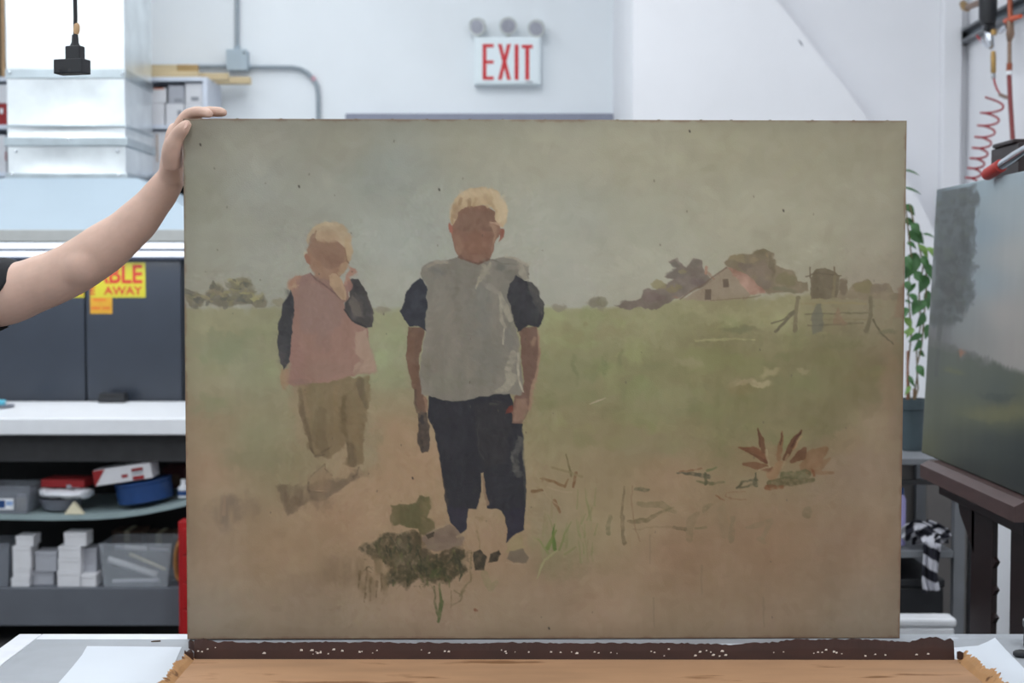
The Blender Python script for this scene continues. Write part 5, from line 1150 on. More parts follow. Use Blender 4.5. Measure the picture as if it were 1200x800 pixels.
def plank(px0, py0, px1, py1, Y, dep, lab, mat, rot=0, z=None):
    x0, x1, z0, z1 = px_rect(px0, py0, px1, py1, Y)
    h = z1 - z0; z0 = z if z is not None else z0
    rt_ = Matrix.Rotation(math.radians(rot), 3, 'Z')
    o = tag(MB().bbox(x0, x1, Y, Y + dep, z0, z0 + h, .002, rot=rt_).build('wood_plank', mat), lab, 'plank', 'planks on top of the shelf')
    return z0 + h + .0006
s0 = st_ + .0006
z = plank(60, 83, 232, 90, SF + .01, .07, 'long pale pine plank along the front of the shelf top', m_pine, z=s0)
plank(60, 75.5, 207, 83, SF + .012, .06, 'pine plank stacked on the front plank', m_pine, z=z)
plank(207.5, 77, 231, 85, SF + .02, .05, 'short brown plank with its end grain showing', m_pine2, rot=3, z=z)
plank(150, 83, 267, 91, SF + .11, .05, 'pine plank overhanging the end of the shelf', m_pine, z=s0)
plank(170, 92, 293, 100, SF + .255, .05, 'thin pine plank by the wall, reaching furthest past the shelf', m_pine, z=s0)
x0, x1 = P(-22, 40, SF + .1).x, P(4.5, 40, SF + .1).x
rb_ = thing('brown_board', 'old brown board standing upright on the shelf left of the duct', 'board', ((x0 + x1) / 2, SF + .12, s0))
MB().bbox(x0, x1 - .012, SF + .10, SF + .125, s0, s0 + 1.2, .002).build('board', m_oldwood, rb_); MB().bbox(x1 - .0118, x1, SF + .098, SF + .127, s0, s0 + 1.2, .002).build('edge_lath', m_tape, rb_)

# ------------------------------------------------------------------ conduit and junction box
YW = WB - .025
x0, x1, z0, z1 = px_rect(265.5, 58, 289, 81.5, WB - .09)
jb = thing('junction_box', 'grey junction box with bent conduit on the back wall', 'junction box', ((x0 + x1) / 2, WB, z0))
MB().bbox(x0, x1, WB - .085, WB - .001, z0, z1, .003).build('box', m_jbox, jb)
MB().bbox(x0 - .002, x1 + .002, WB - .09, WB - .0855, z0 - .002, z1 + .002, .0015).build('cover', m_jbox, jb)
MB().lathe(P(286, 62, WB - .0905), [(.006, .001), (.005, -.002)], 10, axis=(0, 1, 0)).build('cover_screw', m_dark, jb)
p = [P(278, 60, YW), P(278, 20, YW), P(278, -100, YW), P(278, -330, YW)]
MB().tube(p, .0125, 12).build('conduit', m_conduit, jb, True)
arc = [P(287, 78.5, YW), P(320, 78.5, YW), P(343, 78.8, YW), P(352, 80.5, YW), P(361, 85.5, YW), P(368, 93, YW), P(372, 101, YW), P(373, 112, YW), P(373, 150, YW), P(373, 400, YW), P(373, 560, YW)]
MB().tube(arc, .0115, 12).build('conduit', m_conduit, jb, True)
MB().tube([P(268, 78, YW), P(200, 78, YW), P(60, 78, YW)], .0115, 12).build('conduit', m_conduit, jb, True)
MB().tube([P(278, 59, YW), P(278, 54, YW)], .017, 12).build('connector', m_jbox, jb, True); MB().tube([P(289, 78.5, YW), P(294, 78.5, YW)], .016, 12).build('connector', m_jbox, jb, True)
MB().tube([P(366, 90, YW), P(369, 94.5, YW)], .0128, 12).build('coupling_mark', M('pink_mark', (196, 156, 166), .5), jb, True)

# ------------------------------------------------------------------ exit sign
YE = WB - .07
x0, x1, z0, z1 = px_rect(555.5, 43, 633.5, 99, YE)
es = thing('exit_sign', 'white exit sign with red letters and three lamp heads on top', 'sign', ((x0 + x1) / 2, WB, z0))
MB().bbox(x0, x1, YE, WB - .001, z0, z1, .006).build('housing', m_exit, es)
rx0, rx1, rz0, rz1 = px_rect(558, 45.5, 631, 96.5, YE)
MB().bbox(rx0, rx1, YE - .003, YE + .002, rz0, rz1, .002).build('face_plate', m_exit, es)
sx = lambda x: P(530 + x / 8.0, 50, YE - .004).x
sz = lambda y: P(595, 10 + y / 8.0, YE - .004).z
def letter(polys, name):
    mb = MB()
    for pl in polys: mb.prism([Vector((sx(x), YE - .0045, sz(y))) for (x, y) in pl], (0, .0012, 0))
    mb.build(name, m_exitred, es)
letter([[(284, 332), (320, 332), (320, 668), (284, 668)], [(320, 332), (388, 332), (388, 364), (320, 364)], [(320, 486), (388, 486), (388, 516), (320, 516)], [(320, 636), (388, 636), (388, 668), (320, 668)]], 'letter_e')
letter([[(428, 332), (464, 332), (489, 440), (514, 332), (550, 332), (508, 500), (550, 668), (514, 668), (489, 560), (464, 668), (428, 668), (470, 500)]], 'letter_x')
letter([[(584, 336), (622, 336), (622, 668), (584, 668)]], 'letter_i')
letter([[(652, 340), (754, 340), (754, 372), (722, 372), (722, 668), (684, 668), (684, 372), (652, 372)]], 'letter_t')
a0, a1, b0, b1 = px_rect(616, 95.2, 624, 97, YE); MB().box(a0, a1, YE - .0035, YE - .0025, b0, b1).build('maker_mark', m_cartmark, es)
for (px, py, d) in [(560, 31, (-.35, -.85, -.28)), (595.5, 30, (.02, -.9, -.38)), (629, 33, (-.28, -.85, -.42))]:
    c = P(px, py, WB - .075); d = Vector(d).normalized()
    h = MB().lathe(c + d * -.012, [(.022, -.03), (.038, -.02), (.046, 0), (.048, .022), (.0455, .03), (.042, .026)], 28, axis=d).build('lamp_head', m_lampcup, es, True)
    MB().lathe(c + d * .008, [(.042, 0), (.036, .006), (.012, .009)], 28, axis=d).build('lens', m_lamplens, h, True)
    MB().tube([c - d * .035, Vector((c.x, WB - .03, z1 + .005)), Vector((c.x, WB - .03, z1 - .002))], .012, 10).build('swivel_arm', m_lampcup, es, True)
# ------------------------------------------------------------------ air line gear on the right wall
XW = WR - .03
def R(px, py, dx=0): return PX(px, py, XW + dx)
a, b = R(1130, 47), R(1130, 36)
t = thing('strut_rail', 'grey steel strut channel running along the right wall', 'rail', (WR, 6.0, a.z))
zc0, zc1 = R(1130, 50).z, R(1130, 34).z
MB().bbox(WR - .045, WR - .001, 4.6, WP - .01, zc0, zc0 + .012, .001).build('lower_flange', m_greymetal, t)
MB().bbox(WR - .045, WR - .001, 4.6, WP - .01, zc1 - .012, zc1, .001).build('upper_flange', m_greymetal, t)
MB().box(WR - .006, WR - .001, 4.6, WP - .01, zc0 + .0122, zc1 - .0122).build('web', m_conduit, t)
MB().bbox(WR - .046, WR - .001, WP - .0098, WP - .004, zc0 - .004, zc1 + .004, .001).build('end_cap', m_black, t)
Xh = -.12                                 # the gear stands off the wall
def G_(px, py): return R(px, py, Xh)
t = thing('air_regulator', 'black air regulator with chrome valve and brass coupler on the wall', 'regulator', G_(1160, 60))
sc = (G_(1160, 0) - G_(1160, 10)).length / 10
MB().tube([G_(1157.5, 29), G_(1157.5, 20), G_(1158, -6), G_(1158, -20)], [.03, .036, .038, .038], 20).build('filter_bowl', m_black, t, True)
MB().tube([G_(1159, 36), G_(1160, 28)], .03 * .8, 16).build('bowl_nut', m_black, t, True)
MB().tube([G_(1154.5, 34), G_(1154, 12)], .009, 10).build('side_tube', m_chrome, t, True)
MB().tube([G_(1158, 28), G_(1159, 40), G_(1160.5, 50), G_(1163, 56)], [.013, .018, .016, .010], 14).build('valve_body', m_chrome, t, True)
MB().tube([G_(1161, 55), G_(1155, 53), G_(1150, 47)], [.010, .009, .006], 10).build('valve_lever', m_chrome, t, True)
MB().tube([G_(1151, 49), G_(1145, 42)], [.007, .005], 10).build('lever_grip', m_redhose, t, True)
MB().tube([G_(1164.5, 35), G_(1164.5, 41)], .012, 12).build('brass_cap', m_brass, t, True)
MB().tube([G_(1164, 60), G_(1164, 66), G_(1164.2, 84), G_(1164.2, 86)], [.009, .0115, .0105, .008], 14).build('brass_coupler', m_brass, t, True)
MB().tube([G_(1164.2, 86), G_(1164.5, 92)], .008, 12).build('hose_barb', m_stain, t, True)
# top manifold
MB().tube([G_(1128, 4), G_(1131, 8), G_(1134, 10)], [.014, .019, .014], 12).build('brass_elbow', m_brass, t, True)
MB().tube([G_(1133, 9), G_(1143, 5), G_(1152, 1)], [.013, .014, .013], 12).build('manifold_pipe', m_bronze, t, True)
# coiled red hose
t = thing('coiled_hose', 'thin red coiled air hose hanging from the brass coupler', 'hose', G_(1135, 212))
lead = [G_(1164.5, 91), G_(1166, 98), G_(1168.5, 105), G_(1172, 110), G_(1176, 112.5), G_(1181, 114)]
MB().tube(lead, .0042, 10).build('lead', m_redhose, t, True)
MB().tube([G_(1172, 111), G_(1178, 113.5), G_(1183, 114.5)], .0075, 10).build('tee_fitting', m_bronze, t, True)
A_, B_ = G_(1166, 116), G_(1137.5, 216)
ax_ = (B_ - A_); L_ = ax_.length; ax_.normalize()
s1 = Vector((0, -1, 0)); s1 = (s1 - ax_ * s1.dot(ax_)).normalized(); s2 = ax_.cross(s1)
turns = 7.6; pts = []
NH = 330
for i in range(NH + 1):
    u = i / NH; a = 2 * math.pi * turns * u + 2.4
    r = .052 - .018 * u
    tt = u ** .86
    pts.append(A_ + ax_ * (L_ * tt) + s1 * (r * math.cos(a)) + s2 * (r * .8 * math.sin(a)) + Vector((0, 0, .020 * math.cos(a) * (1 - .4 * u))))
MB().tube(pts, .0044, 8).build('coil', m_redhose, t, True)
e0 = pts[-1]
MB().tube([e0, e0 + Vector((-.02, .02, -.03)), e0 + Vector((-.03, .05, -.05)), e0 + Vector((-.05, .10, -.30)), e0 + Vector((-.05, .12, -.6))], .0044, 8).build('tail', m_redhose, t, True)
# copper pipe with tap
t = thing('copper_air_pipe', 'upright copper air pipe with an orange handled valve on the right wall', 'pipe', G_(1190, 300))
MB().tube([G_(1183.5, -150), G_(1183.5, 0), G_(1184, 24)], .011, 12).build('upper_pipe', m_copper, t, True)
MB().tube([G_(1184, 24), G_(1184, 40), G_(1183, 48)], [.012, .017, .010], 14).build('tee', m_bronze, t, True)
MB().tube([G_(1178, 25), G_(1186, 22), G_(1196, 19)], [.009, .012, .008], 10).build('valve_handle', m_orange, t, True)
MB().tube([G_(1174, 36), G_(1177, 33), G_(1181, 30)], [.012, .014, .012], 12).build('valve_body', m_chrome, t, True)
MB().tube([G_(1183, 46), G_(1183, 76)], .0085, 12).build('riser', m_bronze, t, True)
MB().tube([G_(1183, 74), G_(1182.6, 83)], .0115, 12).build('copper_sleeve', m_copper, t, True)
MB().tube([G_(1182.6, 83.2), G_(1182.6, 88)], .0125, 12).build('white_collar', m_white, t, True)
MB().tube([G_(1182.5, 88), G_(1184, 120), G_(1187, 165), G_(1192, 240), G_(1200, 360)], .0095, 12).build('lower_pipe', M('red_brown_pipe', (128, 56, 56), .4, .2), t, True)

# ------------------------------------------------------------------ second painting and its easel (both face the left side of the room)
XT, XB_ = 1.25, 1.215
ZT, ZB = P(1098, 222, 4.2).z, P(1080, 530, 4.2).z
YF, YN = 4.2, 3.15
def proj(v):                                # survey coordinates of a point
    d = v - np.array([0, 0, CAM_Z]); dep = d[..., 1] * CP - d[..., 2] * SP; up = d[..., 1] * SP + d[..., 2] * CP
    return 600 + FPX * d[..., 0] / dep, 400 - FPX * up / dep
t = thing('landscape_painting', 'dark landscape painting with a tall tree, standing on the easel', 'painting', (XB_, (YF + YN) / 2, ZB))
o_ = np.array([XT, YF, ZT]); eu_ = np.array([0, YN - YF, 0]); ev_ = np.array([XB_ - XT, 0, ZB - ZT])
nu, nv = 220, 200
g = o_ + eu_ * np.linspace(0, 1, nu)[None, :, None] + ev_ * np.linspace(0, 1, nv)[:, None, None]
gx, gy = proj(g)
gy = np.minimum(gy, 640)
img2 = paint_landscape(np.tile(np.linspace(1080, 1290, nu), (nv, 1)) * 0 + gx, gy)
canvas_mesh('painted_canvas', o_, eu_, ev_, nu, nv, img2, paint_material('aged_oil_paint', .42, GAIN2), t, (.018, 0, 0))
MB().prism([Vector((XT + .004, YF - .004, ZT - .004)), Vector((XT + .004, YN + .004, ZT - .004)), Vector((XB_ + .004, YN + .004, ZB + .004)), Vector((XB_ + .004, YF - .004, ZB + .004))], (.012, 0, 0)).build('stretcher', m_str, t)
t = thing('studio_easel', 'dark walnut studio easel carrying the landscape painting', 'easel', (1.3, 3.7, 0))
lz = ZB - .001
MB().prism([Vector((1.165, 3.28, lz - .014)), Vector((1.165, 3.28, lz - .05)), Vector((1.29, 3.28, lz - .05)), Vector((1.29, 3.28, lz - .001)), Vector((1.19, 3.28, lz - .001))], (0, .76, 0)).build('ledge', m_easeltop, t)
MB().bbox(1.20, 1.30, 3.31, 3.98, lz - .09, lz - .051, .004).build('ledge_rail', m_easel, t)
# bracket under the ledge
bp = [Vector((1.235, y, z)) for (y, z) in [(3.92, lz - .091), (3.90, lz - .13), (3.84, lz - .17), (3.775, lz - .22), (3.775, lz - .091)]]
MB().prism(bp, (.03, 0, 0)).build('bracket', m_easel, t)
MB().bbox(1.235, 1.25, 3.63, 3.80, .06, lz - .0915, .003).build('post', m_easel, t)
zz = lz - .20
while zz > .35:
    MB().prism([Vector((1.237, 3.6299, zz)), Vector((1.237, 3.607, zz - .008)), Vector((1.237, 3.6299, zz - .028))], (.011, 0, 0)).build('ratchet_tooth', m_easel, t); zz -= .072
MB().bbox(1.235, 1.25, 3.30, 3.50, .06, lz - .0915, .003).build('post', m_easel, t)
MB().bbox(1.29, 1.34, 3.32, 3.96, lz - .089, lz - .03, .003).build('crossbar', m_easel, t)
MB().bbox(1.302, 1.345, 3.67, 3.885, lz - .0299, P(1170, 171, 3.78).z, .004).build('mast', m_easel, t)
MB().bbox(1.296, 1.351, 3.70, 3.86, P(1170, 171, 3.78).z, P(1170, 166, 3.78).z, .004).build('mast_cap', m_easel, t)
MB().bbox(1.20, 1.62, 3.58, 3.78, .0, .06, .004).build('foot', m_easel, t); MB().bbox(1.20, 1.62, 3.30, 3.52, .0, .06, .004).build('foot', m_easel, t)
# spring clamp on the top edge of that painting
cA, cB, cC = PX(1156, 205, 1.232), PX(1173, 194, 1.24), PX(1207, 172, 1.262)
t = thing('spring_clamp', 'metal spring clamp with a red grip on the landscape painting', 'clamp', cA)
MB().tube([cA, cA.lerp(cB, .1), cB, cB + (cB - cA) * .02], [(.014, .014), (.0165, .0165), (.0165, .0165), (.012, .012)], 14).build('red_grip', M('red_rubber', (178, 48, 40), .5), t, True)
MB().tube([cB, cB.lerp(cC, .5), cC], [.0125, .0135, .011], 12).build('arm', m_chrome, t, True)
MB().tube([cC + Vector((.004, .02, .0)), cC + Vector((.02, .04, -.03)), cC + Vector((.03, .05, -.06))], [.012, .012, .008], 12).build('jaw', m_black, t, True)

# ------------------------------------------------------------------ grey metal shelf with the plant
YS0, YS1 = 4.62, 5.10
xl, xr = .62, P(1131, 640, YS0).x
z_top = P(1075, 537, YS0).z; z_mid = P(1080, 645, YS0).z; z_mid2 = P(1080, 564, YS0 + .1).z
t = thing('metal_shelf', 'grey metal shelf unit holding the plant pot beside the easel', 'shelf', ((xl + xr) / 2, 4.86, 0))
MB().bbox(xl, xr, YS0, YS1, z_top - .022, z_top, .003).build('shelf_board', m_greymetal, t)
MB().bbox(xl + .0365, xr - .0365, YS0 + .001, YS1 - .001, z_mid - .025, z_mid, .003).build('shelf_board', m_greymetal, t)
MB().bbox(xl + .0365, xr - .0365, YS0 + .001, YS1 - .001, .10, .125, .003).build('shelf_board', m_greymetal, t)
for lx in (xl, xr - .036):
    for ly in (YS0, YS1 - .036):
        MB().bbox(lx, lx + .036, ly, ly + .036, 0, z_top - .0225, .002).build('post', m_greymetal, t)
MB().box(xl + .037, xr - .037, YS1 - .012, YS1 - .004, .13, z_top - .03).build('back_panel', m_taupe, t)
MB().bbox(xl + .037, xr - .04, YS0 + .06, YS0 + .08, P(1080, 568, YS0 + .06).z, P(1080, 562, YS0 + .06).z, .002).build('rail', m_dark, t)
# pot and plant
c = P(1068, 535, 4.85); c.z = z_top
pz1 = P(1068, 467, 4.85).z
h = pz1 - z_top
t = thing('plant_pot', 'dark teal plastic pot on the grey metal shelf', 'pot', c)
MB().lathe(c, [(.035, .0005), (.040, .002), (.046, h * .80), (.052, h * .805), (.053, h), (.048, h), (.046, h * .9), (.001, h * .9)], 28).build('shell', m_pot, t, True)
MB().lathe(c + Vector((0, 0, h * .9)), [(.0455, .001), (.001, .008)], 20).build('soil', m_brownbox, t)
pl = thing('climbing_plant', 'climbing plant with heart shaped green leaves growing from the teal pot', 'plant', c + Vector((0, 0, h * .9 + .008)))
def leaf(base, tip, width, mat, droop=.01, nrm_=None, name='leaf'):
    base = Vector(base); tip = Vector(tip); d = tip - base; L = d.length; d.normalize()
    n = Vector(nrm_) if nrm_ is not None else Vector((random.uniform(-.5, .5), -1, random.uniform(-.1, .6)))
    s = d.cross(n).normalized(); n = s.cross(d).normalized()
    prof = [(0, .02), (.06, .42), (.2, .82), (.38, 1), (.58, .86), (.78, .5), (.92, .18), (1, .0)]
    rows = []
    for (u, w_) in prof:
        m_ = base + d * (L * u) - n * (-droop * math.sin(u * 3.0)) - Vector((0, 0, droop * u * u))
        e_ = width * w_ / 2
        rows.append((m_ - s * e_ + n * (e_ * .35), m_, m_ + s * e_ + n * (e_ * .35)))
    vs = [v for r in rows for v in r]; fs = []
    for i in range(len(rows) - 1):
        for k in range(2): fs.append((i * 3 + k, i * 3 + k + 1, (i + 1) * 3 + k + 1, (i + 1) * 3 + k))
    nn = len(vs); vs += [v - n * .0012 for v in vs]
    fs += [tuple(reversed([i + nn for i in f])) for f in fs]
    MB().raw(vs, fs).build(name, mat, pl, True, fix=False)
def PP(px, py, dy=0): return P(px, py, 4.85 + dy)
vines = [[(1066, 470), (1064, 430), (1068, 390), (1064, 340), (1068, 300), (1062, 250), (1058, 215)],
         [(1070, 470), (1075, 440), (1074, 410), (1079, 380), (1077, 345), (1082, 310), (1074, 275), (1066, 240)],
         [(1072, 470), (1076, 455), (1074, 430), (1080, 405), (1083, 370), (1086, 330), (1084, 300)]]
for v_ in vines: MB().tube([PP(*q, dy=random.uniform(-.02, .02)) for q in v_], .0028, 7).build('vine', m_stem, pl, True)
MB().tube([PP(1063.5, 468), PP(1063.5, 440), PP(1063.8, 411)], .0042, 8).build('support_stick', M('bamboo_stick', (150, 104, 78), .6), pl, True)
MB().tube([PP(1071.5, 468, .02), PP(1072, 455, .02)], .006, 8).build('support_stick', M('bamboo_stick', (150, 104, 78), .6), pl, True)
for (bx_, by_, tx_, ty_, wpx, young) in [(1058, 199, 1078, 204, 2.6, 0), (1058, 219, 1080, 226, 2.8, 0), (1060, 240, 1072, 251, 9, 0), (1059, 257, 1074, 263, 8, 0), (1066, 270, 1083, 284, 14, 0), (1081, 274, 1096, 277, 3, 0), (1063, 284, 1074, 290, 6, 0), (1074, 296, 1060, 326, 18, 0), (1076, 286, 1087, 303, 9, 1), (1084, 308, 1092, 326, 10, 0),
                                         (1086, 322, 1077, 342, 13, 0), (1073, 332, 1062, 344, 5, 0), (1060, 352, 1070, 354, 3, 0), (1078, 352, 1069, 368, 13, 0), (1087, 340, 1088, 362, 9, 0), (1083, 366, 1073, 382, 11, 0), (1060, 372, 1068, 384, 9, 1), (1059, 388, 1066, 392, 6, 1), (1081, 392, 1064, 399, 8, 0), (1077, 411, 1084, 416, 6, 0), (1075, 428, 1083, 440, 9, 0), (1065, 440, 1072, 452, 5, 0), (1067, 452, 1060, 462, 5, 1),
                                         (1052, 300, 1040, 325, 16, 0), (1050, 340, 1038, 360, 15, 0), (1050, 260, 1036, 275, 14, 0), (1052, 400, 1042, 420, 14, 0), (1068, 262, 1078, 273, 10, 0), (1061, 300, 1068, 316, 11, 0), (1080, 300, 1090, 312, 9, 0), (1072, 318, 1082, 330, 10, 0), (1066, 344, 1074, 356, 9, 0), (1084, 352, 1076, 364, 9, 0), (1062, 360, 1056, 374, 11, 0), (1088, 380, 1084, 396, 9, 0), (1070, 384, 1062, 394, 8, 1), (1079, 398, 1070, 410, 8, 0), (1086, 290, 1094, 300, 8, 1), (1060, 330, 1068, 340, 9, 0)]:
    dy = random.uniform(-.035, .02)
    leaf(PP(bx_, by_, dy), PP(tx_, ty_, dy - .015), wpx / 340 * 1.05, m_leaf2 if young else m_leaf, droop=.006)
# striped cloth on the middle shelf
m_cloth = bpy.data.materials.new('striped_cloth'); m_cloth.use_nodes = True
nt = m_cloth.node_tree; b_ = nt.nodes['Principled BSDF']; b_.inputs['Roughness'].default_value = .9
at_ = nt.nodes.new('ShaderNodeAttribute'); at_.attribute_name = 'stripe'; nt.links.new(at_.outputs['Color'], b_.inputs['Base Color'])
t = thing('striped_cloth', 'black and white striped cloth hanging over the middle shelf', 'cloth', P(1090, 650, YS0))
def cloth(path, width, nseg, period, phase, seed, name, diag=0.0):
    rg = random.Random(seed); pts = []
    path = [Vector(p) for p in path]
    cum = [0]
    for i in range(len(path) - 1): cum.append(cum[-1] + (path[i + 1] - path[i]).length)
    nw = 14; vs = []; cols = []; fs = []
    for i in range(nseg + 1):
        s_ = cum[-1] * i / nseg; k = max(j for j in range(len(path)) if cum[j] <= s_ + 1e-9); k = min(k, len(path) - 2)
        u = (s_ - cum[k]) / (cum[k + 1] - cum[k] + 1e-9); c_ = path[k].lerp(path[k + 1], u); tn = (path[k + 1] - path[k]).normalized()
        sd = tn.cross(Vector((0, -1, 0.15))).normalized(); up = sd.cross(tn).normalized()
        for j in range(nw + 1):
            q = j / nw - .5
            vs.append(c_ + sd * (q * width) + up * (.010 * math.sin(q * 9 + s_ * 22) + .006 * math.sin(q * 21 + s_ * 9)) + Vector((0, -.004 * math.cos(q * 12), 0)))
            ph = ((s_ + diag * q * width) / period + phase) % 1
            cols.append((.62, .62, .68, 1) if ph < .5 else (.012, .012, .022, 1))
    for i in range(nseg):
        for j in range(nw):
            a = i * (nw + 1) + j; fs.append((a, a + 1, a + nw + 2, a + nw + 1))
    o = MB().raw(vs, fs).build(name, m_cloth, t, True)
    at = o.data.color_attributes.new('stripe', 'FLOAT_COLOR', 'POINT'); at.data.foreach_set('color', [x for c_ in cols for x in c_])
    md = o.modifiers.new('thick', 'SOLIDIFY'); md.thickness = .003
F_ = YS0 - .022
cloth([P(1090, 628, F_ + .04), P(1092, 636, F_ - .012), P(1092, 650, F_ - .014), P(1090, 665, F_ - .012), P(1089, 680, F_ - .012), P(1091, 692, F_ - .010)], .055, 90, .072, .55, 3, 'hanging_end', .5)
cloth([P(1056, 628, F_ + .06), P(1064, 622, F_ + .05), P(1075, 617, F_ + .05), P(1086, 622, F_ + .04), P(1093, 628, F_ + .04)], .050, 90, .060, .2, 5, 'fold', .9)
cloth([P(1084, 617, F_ + .08), P(1096, 621, F_ + .06), P(1106, 627, F_ + .06), P(1113, 628, F_ + .07)], .050, 80, .05, .4, 6, 'fold', 1.2)
cloth([P(1068, 631, F_ + .09), P(1084, 629, F_ + .085), P(1100, 627, F_ + .085), P(1110, 630, F_ + .09)], .036, 80, .055, .7, 8, 'fold', .4)
# lavender bottle, black box, white bin under
c = P(1056, 645, YS0 + .09); c.z = z_mid
bt = thing('lavender_bottle', 'tall lavender plastic bottle on the middle shelf behind the painting', 'bottle', c)
hb = P(1056, 571, YS0 + .09).z - z_mid
MB().lathe(c, [(.010, .0005), (.0135, .003), (.0135, hb * .8), (.006, hb * .88)], 18).build('body', m_lav, bt, True); MB().lathe(c + Vector((0, 0, hb * .88)), [(.007, 0), (.007, hb * .12)], 14).build('cap', m_tub, bt, True)
zb0 = .1255; zb1 = P(1085, 678, YS0 + .03).z
bb = thing('black_crate', 'black plastic crate on the bottom shelf under the striped cloth', 'crate', ((xl + xr) / 2, 4.8, zb0))
MB().bbox(xl + .05, P(1106, 700, YS0 + .03).x, YS0 + .03, YS1 - .03, zb0, zb1 - .03, .006).build('body', m_black, bb)
MB().bbox(xl + .045, P(1107, 700, YS0 + .03).x, YS0 + .025, YS1 - .025, zb1 - .0295, zb1, .006).build('rim', m_black, bb)
YBn = 4.30
x0, x1, z0, z1 = px_rect(1000, 725, 1121, 800, YBn)
wb = thing('white_bin', 'white plastic bin standing in front of the metal shelf', 'bin', ((x0 + x1) / 2, YBn + .12, 0))
MB().bbox(x0 + .01, x1 - .006, YBn + .006, YBn + .07, 0, z1 - .028, .008).build('body', m_white, wb)
MB().bbox(x0, x1, YBn, YBn + .08, z1 - .027, z1, .009).build('rim', m_white, wb)
# steel cylinder behind the easel
c = P(1143, 640, 5.35); zc = P(1143, 596, 5.35).z
sc_ = thing('steel_cylinder', 'slim steel cylinder standing on the floor behind the easel', 'cylinder', (c.x, 5.35, 0))
MB().lathe((c.x, 5.35, 0), [(.036, 0), (.038, .004), (.038, zc - .05), (.03, zc - .02), (.012, zc)], 24).build('body', m_stain, sc_, True)
MB().lathe((c.x, 5.35, zc), [(.012, 0), (.016, .01), (.016, .03), (.008, .036)], 14).build('valve', m_brass, sc_, True)
x0 = P(1101, 640, 5.30).x; x1 = P(1120, 640, 5.30).x
ck = thing('side_cabinet', 'narrow taupe metal cabinet standing behind the metal shelf', 'cabinet', ((x0 + x1) / 2, 5.45, 0))
z1 = P(1110, 548, 5.30).z
MB().bbox(x0 - .05, x1 + .05, 5.32, 5.62, 0.03, z1, .004).build('body', m_taupe, ck)
MB().bbox(x0 - .045, x1 + .045, 5.305, 5.319, .05, z1 - .02, .003).build('door', m_taupe, ck)
MB().bbox(x0 - .04, x1 + .04, 5.33, 5.6, 0, .0295, .002).build('plinth', m_dark, ck)
# ------------------------------------------------------------------ the person holding the painting (only an arm reaches into the view)
m_skin = M('skin', SKIN, .5, var=.05, scale=40, spec=.35, bump=.03)
_sb = m_skin.node_tree.nodes['Principled BSDF']
_sb.inputs['Subsurface Weight'].default_value = .12; _sb.inputs['Subsurface Radius'].default_value = (.012, .005, .003); _sb.inputs['Subsurface Scale'].default_value = .6
m_shirt = M('black_cotton', (22, 23, 28), .85, var=.12, scale=60)
m_jeans = M('dark_jeans', (38, 44, 58), .85, var=.12, scale=60)
m_hair = M('dark_brown_hair', (48, 34, 26), .5, var=.2, scale=40, stretch=(4, 4, .6))
m_nail = M('fingernail', (226, 186, 170), .3, var=.02)
m_shoe = M('dark_shoe', (36, 34, 34), .6)
def smooth_path(pts, rads, per=5):
    """Catmull-Rom through the joints, radii blended the same way"""
    P_ = [Vector(p) for p in pts]; R_ = [r if isinstance(r, (tuple, list)) else (r, r) for r in rads]
    out = []; ro = []
    n = len(P_)
    for i in range(n - 1):
        p0, p1, p2, p3 = P_[max(i - 1, 0)], P_[i], P_[i + 1], P_[min(i + 2, n - 1)]
        for k in range(per):
            t = k / per; t2 = t * t; t3 = t2 * t
            out.append(.5 * ((2 * p1) + (p2 - p0) * t + (2 * p0 - 5 * p1 + 4 * p2 - p3) * t2 + (-p0 + 3 * p1 - 3 * p2 + p3) * t3))
            s = t * t * (3 - 2 * t); ro.append(tuple(R_[i][j] * (1 - s) + R_[i + 1][j] * s for j in (0, 1)))
    out.append(P_[-1]); ro.append(R_[-1])
    return out, ro
def limb(mb, pts, rads, per=7, seg=28, flat=None, round_end=True):
    o, r = smooth_path(pts, rads, per)
    if round_end:                        # domed end
        d = (o[-1] - o[-2]).normalized(); a, b = r[-1]; q = min(a, b)
        for f in (.5, .8, .95): o.append(Vector(o[-1 if f == .5 else -1])); o[-1] = smooth_end(o, d, q, f); r.append((a * math.sqrt(1 - f * f), b * math.sqrt(1 - f * f)))
    mb.tube(o, r, seg, flat=flat)
def smooth_end(o, d, q, f):
    global _e0
    if f == .5: _e0 = o[-2].copy()
    return _e0 + d * (q * f)
def fuse(mb, name, mat, parent, voxel, iters=4):
    """one continuous skin out of overlapping shapes"""
    o = mb.build(name + '_raw', mat)
    r = o.modifiers.new('r', 'REMESH'); r.mode = 'VOXEL'; r.voxel_size = voxel; r.use_smooth_shade = True
    s = o.modifiers.new('s', 'SMOOTH'); s.iterations = iters; s.factor = .5
    dg = bpy.context.evaluated_depsgraph_get(); me = bpy.data.meshes.new_from_object(o.evaluated_get(dg)); me.name = name
    bpy.data.objects.remove(o)
    me.polygons.foreach_set('use_smooth', [True] * len(me.polygons))
    ob = bpy.data.objects.new(name, me); C.objects.link(ob)
    if not me.materials: me.materials.append(mat)
    if parent is not None:
        ob.parent = parent; ob.matrix_parent_inverse = Matrix.Translation(-Vector(parent.location))
    return ob
SX, SY = -1.385, 2.98                        # where the person stands
per = thing('person', 'person in a black short sleeved shirt reaching out to hold the painting', 'person', (SX, SY, 0))
